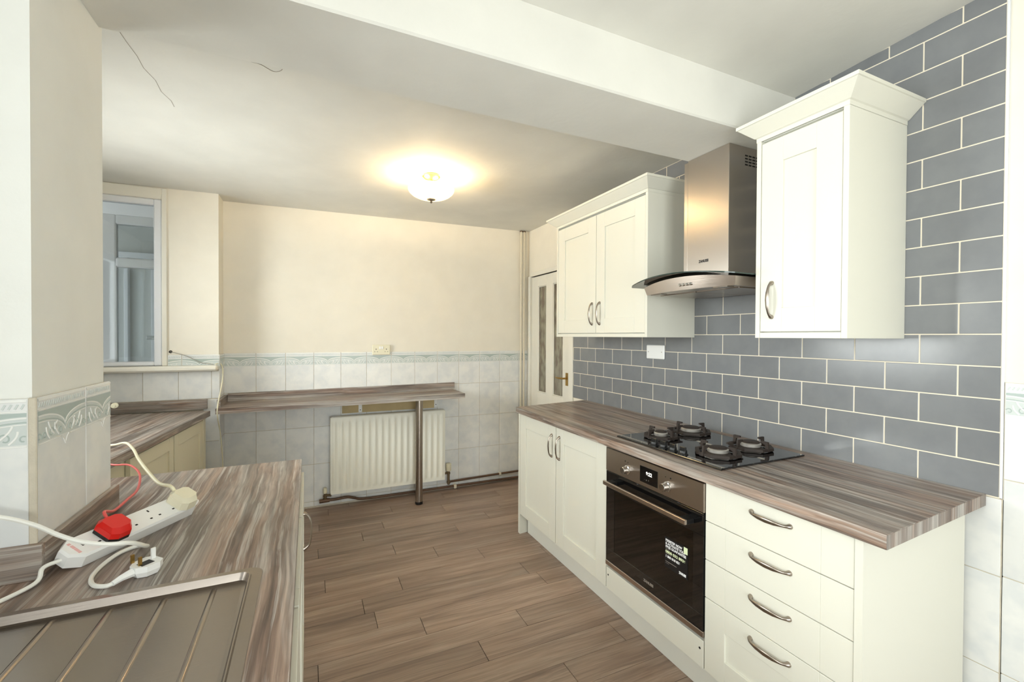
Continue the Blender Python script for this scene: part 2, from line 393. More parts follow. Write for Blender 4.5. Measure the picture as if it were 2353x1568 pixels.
wall('wall_left', [((-.82, -1.95, 0), (-.66, 1.268, 1.02)), ((-.82, -1.95, 2.20), (-.66, 1.268, 2.62)), ((-.82, -1.95, 1.02), (-.66, -.75, 2.20)), ((-.82, 1.04, 1.02), (-.66, 1.268, 2.20)),
                   ((-1.72, 1.62, 0), (-1.58, 2.05, 2.62)), ((-1.72, 3.25, 0), (-1.58, 3.80, 2.62)), ((-1.72, 2.05, 0), (-1.58, 3.25, 1.10)), ((-1.72, 2.05, 2.10), (-1.58, 3.25, 2.62))], MT['wallwhite'], 'left-hand wall behind the sink run')
wall('wall_back', [((-.66, -1.95, 0), (-.62, -1.80, 2.62)), ((1.10, -1.95, 0), (1.95, -1.80, 2.62)), ((-.62, -1.95, 2.12), (1.10, -1.80, 2.62))], MT['wallwhite'], 'wall behind the viewer with the glazed back door')

c1 = MB(); c1.add([(-.82, -1.95, zc_front(-1.95)), (2.1, -1.95, zc_front(-1.95)), (2.1, 1.30, zc_front(1.30)), (-.82, 1.30, zc_front(1.30))] + [(-.82, -1.95, 2.75), (2.1, -1.95, 2.75), (2.1, 1.30, 2.75), (-.82, 1.30, 2.75)], [(0,1,2,3),(7,6,5,4),(0,4,5,1),(1,5,6,2),(2,6,7,3),(3,7,4,0)])
tag(part('ceiling', c1, MT['ceilw']), 'white ceiling over the near half of the kitchen', 'ceiling', kind='structure')
c2 = MB(); c2.add([(-1.72, 1.58, zc_far(-1.72)), (2.1, 1.58, zc_far(2.1)), (2.1, 4.0, zc_far(2.1)), (-1.72, 4.0, zc_far(-1.72))] + [(-1.72, 1.58, 2.75), (2.1, 1.58, 2.75), (2.1, 4.0, 2.75), (-1.72, 4.0, 2.75)], [(0,1,2,3),(7,6,5,4),(0,4,5,1),(1,5,6,2),(2,6,7,3),(3,7,4,0)])
cf = tag(part('ceiling', c2, MT['ceilw']), 'cracked ceiling over the far half of the kitchen', 'ceiling', kind='structure')
bm_ = MB().box((-1.72, BY0, BZ), (XW, BY1, 2.72), .006)
tag(part('ceiling_beam', bm_, MT['ceilw']), 'wide boxed-in white beam crossing the ceiling', 'beam', kind='structure')
# crack and flaked patch on the far ceiling
cp = [(-.559, 1.66), (-.562, 1.80), (-.559, 1.909), (-.553, 1.99), (-.556, 2.07), (-.541, 2.15), (-.545, 2.24), (-.528, 2.31), (-.530, 2.365)]
part('crack', MB().tube([(x, y_, zc_far(x)+.0004) for x, y_ in cp], .0011, 5), MT['crackm'], cf)
cp2 = [(-.235, 1.80), (-.20, 1.86), (-.16, 1.87), (-.12, 1.90), (-.09, 1.87), (-.095, 1.80)]
part('flaked_edge', MB().tube([(p.x, p.y, zc_far(p.x)) for p in spline([(a, b_, 0) for a, b_ in cp2], 4)], .0012, 5), MT['crackm'], cf)

# ---- grey brick-bond tiles
part('grout_bed', MB().box((XR+.0012, YE, Z0-.002), (XW+.002, 3.044, 2.233)).box((XR+.0012, YE, 2.233), (XW+.002, BY0, 2.52)).box((XR+.0012, BY1, 2.233), (XW+.002, 3.044, 2.42)), MT['grout'], wr)
gcache = {}
def gtile(y0, y1, z0, z1):
    g = .0016
    w, h = round(y1-y0-2*g, 4), round(z1-z0-2*g, 4)
    if w < .006 or h < .006: return
    if (w, h) not in gcache: gcache[w, h] = mesh_of(MB().box((0, -w/2, -h/2), (.008, w/2, h/2), .0016), 'tile', MT['gtile'])
    inst('tile', gcache[w, h], (XR, (y0+y1)/2, (z0+z1)/2), wr)
for k in range(0, 16):
    za, zb = Z0+k*RW, Z0+(k+1)*RW
    cuts = [YE] + [YE+HP*n for n in range(1, 25) if (n % 2) == (k % 2)] + [3.042]
    for a, b_ in zip(cuts[:-1], cuts[1:]):
        segs = [(a, min(b_, BY0), 'f'), (max(a, BY0), min(b_, BY1), 'b'), (max(a, BY1), b_, 'r')]
        whole = zb < BZ
        if whole: gtile(a, b_, za, zb); continue
        for s0, s1, t_ in segs:
            if s1-s0 < .012: continue
            top = zc_front(s0)+.0 if t_ == 'f' else (BZ if t_ == 'b' else 2.398)
            gtile(s0, s1, za, min(zb, top))
# edge trim of the grey tiling
part('tile_trim', MB().box((XR-.001, YE-.006, Z0), (XW+.001, YE+.0005, 2.47), .001), MT['upvc'], wr)

# ---- white tiles
wcache = {}
def wtile(parent, face, axis, sgn, u0, u1, z0, z1, decor=False, ucen=None):
    """face: plane coordinate; axis 0 -> plane x=face, u=y; axis 1 -> plane y=face, u=x; sgn = outward direction"""
    g = .0014; w, h = round(u1-u0-2*g, 4), round(z1-z0-2*g, 4)
    if w < .005 or h < .005: return None
    key = (w, h)
    if key not in wcache: wcache[key] = mesh_of(MB().box((-w/2, 0, -h/2), (w/2, .0068, h/2), .0014), 'tile', MT['wtile'])
    c = (u0+u1)/2; loc = (face, c, (z0+z1)/2) if axis == 0 else (c, face, (z0+z1)/2)
    rz = {(1, -1): 0, (0, 1): R90, (0, -1): -R90, (1, 1): math.pi}[axis, sgn]
    t = inst('tile', wcache[key], loc, parent, (0, 0, rz))
    if decor:
        uc = (ucen if ucen is not None else c) - c
        if (axis, sgn) in ((0, -1),): uc = -uc
        border(t, w, h, uc)
    return t
bcache = {}
def border(t, w, h, uc):
    key = (round(w, 3), round(h, 3), round(uc, 3))
    if key not in bcache:
        mb = MB(); O = (0, -1, 0); y0 = -.0002; top = h/2; lo, hi = -w/2+.002, w/2-.002; S_ = 1.12
        def clip(pts):
            out = []; cur = []
            for p in pts:
                if lo <= p[0] <= hi and -h/2+.002 < top+p[1]*S_: cur.append((p[0], y0, top+p[1]*S_))
                else:
                    if len(cur) > 1: out.append(cur)
                    cur = []
            if len(cur) > 1: out.append(cur)
            return out
        def rib(pts, wd, mi=0, th=.0009):
            for c in clip(pts): mb.ribbon(c, wd, O, th, mi)
        US = [lo+(hi-lo)*i/40 for i in range(41)]
        rib([(u, -.004) for u in US], .006); rib([(u, -.024) for u in US], .003)
        u = lo+.004
        while u < hi-.006: rib([(u, -.019), (u+.005, -.010)], .004, 2); u += .0095
        def arc(u):
            a = abs(((u-uc)+.1) % .2 - .1)/.1
            return -.034 - .030*(1-math.sqrt(max(0, 1-(1-a)**2)))
        # sage field between the rope band and the swags
        vs, fs = [], []
        for i, u in enumerate(US): vs += [(u, y0-.0002, top-.0265*S_), (u, y0-.0002, top+(arc(u)+.0005)*S_)]
        for i in range(40): fs.append((2*i, 2*i+1, 2*i+3, 2*i+2))
        mb.add(vs, fs, 1)
        vs, fs = [], []                                        # paler ground below the swags
        for i, u in enumerate(US): vs += [(u, y0-.0002, top+arc(u)*S_), (u, y0-.0002, top-.086*S_)]
        for i in range(40): fs.append((2*i, 2*i+1, 2*i+3, 2*i+2))
        mb.add(vs, fs, 2)
        rib([(u, arc(u)-.002) for u in US], .004); rib([(u, arc(u)-.010) for u in US], .003, 1); rib([(u, arc(u)-.014) for u in US], .0025)
        for base in (-.2, 0, .2):
            for sg in (-1, 1):
                for cu, cv, r_, dr_ in ((.022, -.076, .0100, 1), (.062, -.074, .0115, -1), (.090, -.076, .0085, 1)):   # curls
                    sp = [(uc+base+sg*(cu + dr_*r_*(1-.055*q)*math.cos(.5*q-.6)), cv + r_*(1-.055*q)*math.sin(.5*q-.6)) for q in range(13)]
                    rib(sp, .0032, 1, .0010)
                for x0, z0, x1, z1 in ((.030, -.082, .046, -.056), (.046, -.070, .034, -.054), (.050, -.078, .074, -.050), (.068, -.084, .082, -.060)):   # leaf sprays
                    rib([(uc+base+sg*(x0+(x1-x0)*t_+.004*math.sin(3.1*t_)), z0+(z1-z0)*t_) for t_ in (0, .2, .4, .6, .8, 1)], .0042, 0, .0014)
            rib([(uc+base-.018, -.089), (uc+base-.009, -.094), (uc+base, -.106), (uc+base+.009, -.094), (uc+base+.018, -.089)], .004, 0, .0014)
        def bl(u):
            a = abs(((u-uc)+.1) % .2 - .1); return a > .018
        seg = []
        for u in US+[99]:
            if u != 99 and bl(u): seg.append((u, -.089))
            else:
                if len(seg) > 1: rib(seg, .0035, 0, .0012)
                seg = []
        bcache[key] = mesh_of(mb, 'border_relief', [MT['relw'], MT['sage'], MT['sagel']], False)
    o = bpy.data.objects.new('border_relief', bcache[key]); COL.objects.link(o); o.parent = t
# far wall
part('grout_bed', MB().box((-.574, YF+.002, .002), (XW-.002, YW+.002, TT-.001)), MT['groutw'], wf)
xf1 = -.3646
xs = [-.574] + [xf1+TW*i for i in range(0, 12)] + [1.948]
for a, b_ in zip(xs[:-1], xs[1:]):
    zt = TT
    for r_ in range(5):
        z1, z0 = TT-r_*TH, max(TT-(r_+1)*TH, .014)
        full = b_-a > .18
        cen = (a+b_)/2 if full else (b_-TW/2 if a < 0 else a+TW/2)
        wtile(wf, YF, 1, -1, a, b_, z0, z1, r_ == 0, cen)
# window wall + return
part('grout_bed', MB().box((-1.45, 3.6815, .002), (-.577, 3.687, 1.128)).box((-.866, 3.6815, 1.12), (-.577, 3.687, TT-.001)).box((-.5765, 3.683, .002), (-.5695, 3.864, TT-.001)), MT['groutw'], ww)
sx = [-1.4, -1.20, -1.0, -.806, -.617, -.5685]
for a, b_ in zip(sx[:-1], sx[1:]):
    wtile(ww, 3.6795, 1, -1, a, b_, .936, 1.128)
for z1, z0 in ((.932, .638), (.638, .340), (.340, .05)): wtile(ww, 3.6795, 1, -1, -.666 if z1 > .9 else -.70, -.5685, z0, z1)
wtile(ww, 3.6795, 1, -1, -.866, -.787, 1.168, TT, True, -.887); wtile(ww, 3.6795, 1, -1, -.787, -.5685, 1.168, TT, True, -.687)
for z1, z0, d in ((TT, .946, True), (.946, .648, False), (.648, .350, False), (.350, .05, False)):
    wtile(ww, -.5685, 0, 1, 3.6795, YF-.001, z0, z1, d, 3.77)
# pier
part('grout_bed', MB().box((-.531, 1.2605, .868), (-.5225, 1.642, TT)).box((-.66, 1.2605, .868), (-.5235, 1.2685, TT)), MT['groutw'], wp)
wtile(wp, -.5205, 0, 1, 1.2625, 1.487, .868, 1.2462, True, 1.380); wtile(wp, -.5205, 0, 1, 1.487, 1.644, .868, 1.2462, True, 1.587)
wtile(wp, 1.2585, 1, -1, -.655, -.531, .868, 1.2462, True, -.63)
part('corner_bead', MB().box((-.533, 1.2575, .868), (-.5195, 1.2635, 1.2465), .002), MT['groutw'], wp)
# right wall, white tiles below and beyond the grey ones
part('grout_bed', MB().box((XR+.002, -.40, .002), (XW+.002, YE-.007, TT+.0005)).box((XR+.002, YE-.01, .002), (XW+.002, .83, Z0-.003)), MT['groutw'], wr)
for i in range(5):
    b_ = YE-.007-i*.2008
    for z1, z0, d in ((1.2455, .946, True), (.946, .646, False), (.646, .345, False), (.345, .05, False)):
        wtile(wr, XR+.0005, 0, -1, b_-.2008, b_, z0, z1, d, b_-.1004)
for z1, z0 in ((Z0-.003, .641), (.641, .341), (.341, .04)): wtile(wr, XR+.0005, 0, -1, YE-.005, .811, z0, z1)

# ------------------------------------------------------------------ door in the right wall
dr = thing('door_1', (1.965, 3.46, 0), 'white interior door with two tall etched glass panes', 'door', kind='structure')
f_ = MB()
f_.box((1.935, 3.046, 0), (1.985, 3.112, 2.0), .004).box((1.935, 3.818, 0), (1.985, 3.862, 1.958), .004).box((1.942, 3.112, 1.952), (1.985, 3.818, 1.992), .004)
part('door_frame', f_, MT['trimw'], dr)
lf = MB(); X0, X1 = 1.960, 1.998
ys = [3.118, 3.236, 3.412, 3.530, 3.690, 3.815]
for a, b_ in ((0, 1), (2, 3), (4, 5)): lf.box((X0, ys[a], .01), (X1, ys[b_], 1.945), .0015)
for a, b_ in ((1, 2), (3, 4)):
    lf.box((X0, ys[a], 1.850), (X1, ys[b_], 1.945), .0008).box((X0, ys[a], .720), (X1, ys[b_], .858), .0008).box((X0, ys[a], .01), (X1, ys[b_], .22), .0008).box((X0+.012, ys[a], .22), (X1-.01, ys[b_], .72))
part('door_leaf', lf, MT['trimw'], dr)
for a, b_ in ((1, 2), (3, 4)):
    p_ = part('pane', MB().box((X0+.016, ys[a]-.004, .854), (X0+.022, ys[b_]+.004, 1.854)), MT['panedoor'], dr)
    bd = MB()
    bd.box((X0+.002, ys[a], .858), (X0+.016, ys[a]+.010, 1.85), .004).box((X0+.002, ys[b_]-.010, .858), (X0+.016, ys[b_], 1.85), .004).box((X0+.002, ys[a], .858), (X0+.016, ys[b_], .868), .004).box((X0+.002, ys[a], 1.84), (X0+.016, ys[b_], 1.85), .004)
    part('glazing_bead', bd, MT['trimw'], p_)
h = part('backplate', MB().box((X0-.005, 3.148, .968), (X0, 3.186, 1.076), .003), MT['brass'], dr)
part('lever', MB().tube([(X0-.004, 3.167, 1.03), (X0-.04, 3.167, 1.03), (X0-.048, 3.19, 1.03), (X0-.046, 3.25, 1.028), (X0-.042, 3.285, 1.032)], [.008, .007, .008, .0065, .005], 8), MT['brass'], h)

# ------------------------------------------------------------------ window in the recess, porch beyond
wn = thing('window_1', (-1.15, 3.70, 1.15), 'white framed window in the far left recess looking into a porch', 'window', kind='structure')
fr = MB(); Y0, Y1 = 3.676, 3.74
fr.box((-.896, Y0, 1.170), (-.866, 3.70, 2.36), .004)
part('casing', fr, MT['trimw'], wn)
part('header_casing', MB().box((-1.45, Y0, 2.284), (-.896, 3.70, 2.358), .004), MT['trimw'], wn)
fr = MB()
fr.box((-.940, Y0+.006, 1.172), (-.896, Y1, 2.284), .006).box((-1.44, Y0+.006, 2.242), (-.94, Y1, 2.284), .006).box((-1.44, Y0+.006, 1.172), (-.94, Y1, 1.20), .006).box((-1.45, Y0+.006, 1.172), (-1.405, Y1, 2.284), .006)
part('window_frame', fr, MT['upvc'], wn)
part('pane', MB().box((-1.41, 3.702, 1.195), (-.935, 3.710, 2.246)), MT['glassclear'], wn)
part('window_sill', MB().box((-1.46, 3.60, 1.132), (-.569, 3.745, 1.170), .012), MT['trimw'], wn)
# porch glazing: second white frame behind the pane
PY = 4.05
pd = thing('window_2', (-1.2, PY, 0), 'white glazed porch frame seen through the recess window', 'window', kind='structure')
fr = MB()
fr.box((-1.345, PY, 0), (-1.252, PY+.06, 2.236), .006).box((-1.252, PY, 2.170), (-.80, PY+.06, 2.236), .006).box((-1.252, PY-.004, 1.862), (-.80, PY+.06, 1.930), .010).box((-1.252, PY, .9), (-.80, PY+.06, 1.02), .006).box((-.86, PY, 0), (-.80, PY+.06, 2.236), .006)
part('window_frame', fr, MT['upvc'], pd)
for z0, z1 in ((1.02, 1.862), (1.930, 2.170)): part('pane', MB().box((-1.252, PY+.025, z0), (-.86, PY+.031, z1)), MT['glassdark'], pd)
hd = part('reflected_handle_plate', MB().box((-1.16, PY+.30, 1.34), (-1.11, PY+.32, 1.37), .004), MT['plastic'], pd)  # reflection of a handle in the glazing, modelled as solid pieces
part('reflected_handle_lever', MB().tube(spline([(-1.12, PY+.30, 1.355), (-1.085, PY+.29, 1.34), (-1.075, PY+.29, 1.28), (-1.09, PY+.29, 1.22)], 5), .007, 6), MT['plastic'], hd)
pb = MB(); pb.box((-2.3, 4.95, 0), (-.2, 5.05, 2.9)).box((-.62, 4.0, 0), (-.55, 4.95, 2.9))
wpch = tag(part('wall_porch', pb, MT['porch']), 'grey porch wall dimly seen through the recess window', 'wall', kind='structure')
for x_, w_, z1 in ((-1.62, .05, 2.05), (-1.46, .03, 2.05), (-1.27, .06, 2.05), (-1.10, .03, 2.05)): part('post', MB().box((x_, 4.90, 0), (x_+w_, 4.952, z1), .004), MT['upvc'], wpch)
part('head_rail', MB().box((-1.62, 4.90, 2.05), (-1.07, 4.952, 2.10), .004), MT['upvc'], wpch)
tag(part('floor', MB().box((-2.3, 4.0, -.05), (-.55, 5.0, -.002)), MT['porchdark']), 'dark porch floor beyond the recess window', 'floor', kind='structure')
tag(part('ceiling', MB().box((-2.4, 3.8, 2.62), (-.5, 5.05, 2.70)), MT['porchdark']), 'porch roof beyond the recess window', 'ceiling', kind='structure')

# window over the sink and glazed back door (behind the viewer)
w3 = thing('window_3', (-.74, .38, 1.02), 'white framed window above the sink', 'window', kind='structure')
fr = MB().box((-.78, -.75, 1.02), (-.71, -.70, 2.20), .005).box((-.78, .98, 1.02), (-.71, 1.04, 2.20), .005).box((-.78, -.70, 2.14), (-.71, .98, 2.20), .005).box((-.78, -.70, 1.02), (-.71, .98, 1.08), .005).box((-.78, .12, 1.08), (-.71, .17, 2.14), .005)
part('window_frame', fr, MT['upvc'], w3)
for a, b_ in ((-.70, .12), (.17, .98)): part('pane', MB().box((-.75, a, 1.08), (-.744, b_, 2.14)), MT['glassclear'], w3)
d2 = thing('door_2', (.35, -1.87, 0), 'glazed white back door behind the viewer', 'door', kind='structure')
fr = MB().box((-.62, -1.92, 0), (-.55, -1.84, 2.12), .005).box((1.03, -1.92, 0), (1.10, -1.84, 2.12), .005).box((-.55, -1.92, 2.05), (1.03, -1.84, 2.12), .005).box((-.55, -1.92, 0), (1.03, -1.84, .16), .005).box((.21, -1.92, .16), (.27, -1.84, 2.05), .005)
part('door_frame', fr, MT['upvc'], d2)
for a, b_ in ((-.55, .21), (.27, 1.03)): part('pane', MB().box((a, -1.885, .16), (b_, -1.879, 2.05)), MT['glassclear'], d2)

w4 = thing('added_fill_window', (-1.65, 2.65, 1.1), 'added unseen window in the left side of the recess, letting in fill light', 'window', kind='structure')  # unseen opening added so fill light reaches the far room
fr = MB().box((-1.70, 2.05, 1.10), (-1.63, 2.10, 2.10), .005).box((-1.70, 3.20, 1.10), (-1.63, 3.25, 2.10), .005).box((-1.70, 2.10, 2.05), (-1.63, 3.20, 2.10), .005).box((-1.70, 2.10, 1.10), (-1.63, 3.20, 1.15), .005)
part('window_frame', fr, MT['upvc'], w4)
part('pane', MB().box((-1.67, 2.10, 1.15), (-1.664, 3.20, 2.05)), MT['glassclear'], w4)

# ------------------------------------------------------------------ handles
def handle_mesh():
    S_ = [(-.0645, 0, .0085, .0085), (-.0640, .0035, .0085, .0085), (-.0600, .0100, .0058, .0062), (-.0530, .0175, .0042, .0048), (-.0430, .0220, .0050, .0036), (-.0280, .0255, .0070, .0030), (0, .0275, .0082, .0028)]
    S_ = S_ + [(-a, o, l_, t) for a, o, l_, t in S_[-2::-1]]
    vs, fs, n = [], [], 10
    for i, (a, o, l_, t) in enumerate(S_):
        p, q = S_[max(i-1, 0)], S_[min(i+1, len(S_)-1)]
        tg = Vector((q[0]-p[0], q[1]-p[1])).normalized()
        if i == 0: tg = Vector((0, 1))
        if i == len(S_)-1: tg = Vector((0, -1))
        nm = Vector((-tg.y, tg.x))
        for k in range(n):
            th = 2*math.pi*k/n; c, s_ = math.cos(th)*l_, math.sin(th)*t
            vs.append((-(o+nm.y*s_), c, a+nm.x*s_))        # axis z, out -x, lateral y
    for i in range(len(S_)-1):
        for k in range(n): a0 = i*n+k; a1 = i*n+(k+1) % n; fs.append((a0, a1, a1+n, a0+n))
    fs += [tuple(range(n)), tuple(range((len(S_)-1)*n, len(S_)*n))]
    mb = MB(); mb.add(vs, fs); return mesh_of(mb, 'handle', MT['nickel'], True, 60)
HM = handle_mesh()
def handle(parent, loc, vertical=True, rz=0):
    o = inst('handle', HM, loc, parent, (0 if vertical else R90, 0, rz)); return o

# shaker front facing -x on plane x=X (front face), thickness th
def front(name, parent, X, y0, y1, z0, z1, st=.085, rail=.09, shaker=True, s=-1, th=.020, mat='cab'):
    g = .0015; y0 += g; y1 -= g; z0 += g; z1 -= g
    def bx(mb, a, b_, c, d, dep=0, bev=.0012):
        xa, xb = (X+dep, X+th) if s < 0 else (X-th, X-dep)
        mb.box((xa, a, c), (xb, b_, d), bev); return mb
    mb = MB(); bx(mb, y0, y0+st, z0, z1); bx(mb, y1-st, y1, z0, z1)
    if shaker:
        bx(mb, y0+st, y1-st, z0, z0+rail); bx(mb, y0+st, y1-st, z1-rail, z1)
    else: bx(mb, y0+st, y1-st, z0, z1, 0, .0008)
    o = part(name, mb, MT[mat], parent)
    if shaker: part('panel', bx(MB(), y0+st-.002, y1-st+.002, z0+rail-.002, z1-rail+.002, .008, 0), MT[mat], o)
    return o

# ------------------------------------------------------------------ right-hand base run
XFRT = 1.335
bc = thing('base_cabinet', (1.64, 2.28, 0), 'cream double-door base cabinet at the far end of the long worktop', 'cabinet')
part('carcass', MB().box((XFRT+.0215, 1.784, .14), (1.93, 2.770, .851)), MT['cabw'], bc)
part('end_panel', MB().prism([(XFRT+.004, 2.772), (1.93, 2.85), (1.93, 2.868), (XFRT+.004, 2.800)], 0, .851), MT['cab'], bc)
d_ = front('door', bc, XFRT, 2.279, 2.764, .142, .848); handle(d_, (XFRT, 2.323, .721))
d_ = front('door', bc, XFRT, 1.784, 2.277, .142, .848); handle(d_, (XFRT, 2.235, .724))

oc = thing('oven_cabinet', (1.64, 1.48, 0), 'cream oven housing with a plain filler panel below the oven', 'cabinet')
part('carcass', MB().box((XFRT+.0215, 1.1875, .14), (1.93, 1.203, .851)).box((XFRT+.0215, 1.765, .14), (1.93, 1.782, .851)).box((XFRT+.0215, 1.203, .14), (1.93, 1.765, .235)).box((1.90, 1.203, .235), (1.93, 1.765, .85)), MT['cabw'], oc)
fp = part('filler_panel', MB().box((XFRT, 1.1885, .142), (XFRT+.02, 1.7805, .246), .0012), MT['cab'], oc)
for y_ in (1.765, 1.205): part('screw', MB().lathe([(.0045, -.0006), (.0045, .002)], (XFRT, y_, .212), 10, 0, 0), MT['dark'], fp)

dc = thing('drawer_cabinet', (1.64, .937, 0), 'cream four-drawer base cabinet at the near end of the long worktop', 'cabinet')
part('carcass', MB().box((XFRT+.0215, .6915, .14), (1.93, 1.184, .851)), MT['cabw'], dc)
part('end_panel', MB().prism([(XFRT-.002, .6705), (1.890, .6705), (1.890, .6905), (XFRT-.002, .6905)], 0, .851), MT['cab'], dc)
zz = [(.701, .848), (.558, .701), (.417, .558), (.142, .417)]
for i, (z0, z1) in enumerate(zz):
    d_ = front('drawer', dc, XFRT, .691, 1.185, z0, z1, .086, .085, i == 3)
    handle(d_, (XFRT, .932, [.803, .660, .519, .379][i]), False)

pk = tag(part('plinth', MB().box((1.398, .692, .0005), (1.414, 2.768, .139), .001), MT['cabw'], None, (1.40, 1.73, 0)), 'long cream kickboard along the floor below the oven run', 'plinth')

wt = thing('worktop', (1.62, 1.7, .8525), 'long grey-brown wood-effect worktop with the gas hob set in it', 'worktop')
o = part('top', MB().prism([(1.303, .6055), (XR-.0015, .6415), (XR-.0015, 2.872), (1.303, 2.773)], .8525, .890), MT['wood_y'], wt)
md = o.modifiers.new('bevel', 'BEVEL'); md.width = .0012; md.segments = 2; md.limit_method = 'ANGLE'
part('edge_strip', MB().prism([(1.3035, .6045), (XR-.002, .6405), (XR-.002, .6413), (1.3035, .6053)], .8530, .8893), MT['wood_z'], wt)

# ------------------------------------------------------------------ oven
ov = thing('built_in_oven', (1.6, 1.48, .25), 'stainless steel built-in oven with a dark glass door', 'oven')
OX = 1.328; OY0, OY1 = 1.186, 1.779
cp_ = part('control_panel', MB().box((OX, OY0, .727), (OX+.03, OY1, .838), .002), MT['steel_y'], ov)
for y_, dots in ((1.617, ((.017, .036, .0032), (-.002, .034, .0022))), (1.368, ((-.016, .038, .0036), (.012, .037, .0022)))):
    kb = part('knob', MB().lathe([(.0205, 0), (.0205, -.006), (.0165, -.008), (.0160, -.030), (.0145, -.032)], (OX, y_, .770), 24, 0, 0), MT['chrome'], cp_)
    for dy, dz, r_ in dots: part('indicator_mark', MB().lathe([(r_, -.0006), (r_, .001)], (OX, y_+dy, .770+dz), 10, 0, 0), MT['black'], cp_)
dp = part('display', MB().box((OX-.0015, 1.424, .745), (OX+.004, 1.533, .815), .0008), MT['blackglass'], cp_)
text('clock_digits', '8:22', .021, (OX-.0018, 1.4935, .782), (0, -1, 0), (0, 0, 1), MT['digits'], dp, .0006)
text('display_marks', '-  o  +', .012, (OX-.0018, 1.505, .757), (0, -1, 0), (0, 0, 1), MT['silver'], dp)
od = part('door', MB().box((OX+.002, OY0+.002, .285), (OX+.022, OY1-.002, .345), .001).box((OX+.002, OY0+.002, .640), (OX+.022, OY1-.002, .724), .001).box((OX+.002, OY0+.002, .345), (OX+.022, 1.236, .640), 0).box((OX+.002, 1.715, .345), (OX+.022, OY1-.002, .640), 0), MT['blackglass'], ov)
part('window_glass', MB().box((OX+.003, 1.235, .344), (OX+.008, 1.716, .641)), MT['glassoven'], od)
part('bottom_trim', MB().box((OX, OY0, .262), (OX+.02, OY1, .284), .0015), MT['steel_y'], od)
hb = part('door_handle', MB().box((OX-.050, 1.228, .674), (OX-.038, 1.738, .694), .0025), MT['steel_y'], od)
for y_ in (1.232, 1.692): part('handle_bracket', MB().box((OX-.0385, y_, .672), (OX+.003, y_+.042, .690), .002), MT['black'], od)
text('brand_lettering', 'ZANUSSI', .0150, (OX+.0017, 1.507, .3135), (0, -1, 0), (0, 0, 1), MT['silver'], od, .0008)
cv = MB()
cx0, cx1, cy0, cy1, cz0, cz1 = OX+.024, 1.86, 1.225, 1.740, .300, .660
cv.box((cx1, cy0, cz0), (cx1+.01, cy1, cz1)).box((cx0, cy0-.01, cz0), (cx1, cy0, cz1)).box((cx0, cy1, cz0), (cx1, cy1+.01, cz1)).box((cx0, cy0, cz0-.01), (cx1, cy1, cz0)).box((cx0, cy0, cz1), (cx1, cy1, cz1+.01))
part('cavity', cv, MT['cavity'], ov)
rk = MB()
for x_ in (1.40, 1.80): rk.tube([(x_, cy0, .50), (x_, cy1, .50)], .003, 6)
rk.tube([(1.40, cy0, .525), (1.40, cy1, .525)], .002, 6)
for i in range(18): y_ = cy0+.02+i*.028; rk.tube([(1.40, y_, .502), (1.80, y_, .502)], .0015, 5)
part('shelf_rack', rk, MT['wire'], ov)
part('oven_lamp', MB().tube([(1.855, 1.66, .57), (1.855, 1.66, .615)], .004, 6), MT['wire'], ov)
st = part('sticker', MB().box((OX+.0012, 1.262, .439), (OX+.003, 1.3815, .562)), MT['sticker'], ov)
part('sticker_corner', MB().box((OX+.0008, 1.262, .536), (OX+.0014, 1.281, .562)), MT['styellow'], st)
SY, SXp = 1.3775, OX+.0010
for s_, sz, z_, wd, mat in (('REGISTER NOW', .0135, .5455, .088, 'stwhite'), ('& ACTIVATE YOUR', .0135, .5325, .108, 'stwhite'), ('FREE GUARANTEE', .0135, .5195, .108, 'stwhite'), ('0800 032 8936', .0150, .4990, .106, 'styellow'), ('1 800 818 826', .0130, .4805, .076, 'stwhite')):
    text('lettering', s_, sz, (SXp, SY, z_), (0, -1, 0), (0, 0, 1), MT[mat], st, .0005, wd)
for a, z0, z1 in ((1.357, .5135, .5152), (1.345, .4945, .4958), (1.318, .4622, .4645), (1.358, .456, .4572)): part('printed_line', MB().box((SXp, a, z0), (SXp+.0006, 1.3775, z1)), MT['silver'], st)
text('brand_lettering', 'ZANUSSI', .0130, (SXp, 1.304, .446), (0, -1, 0), (0, 0, 1), MT['stwhite'], st, .0008, .036)

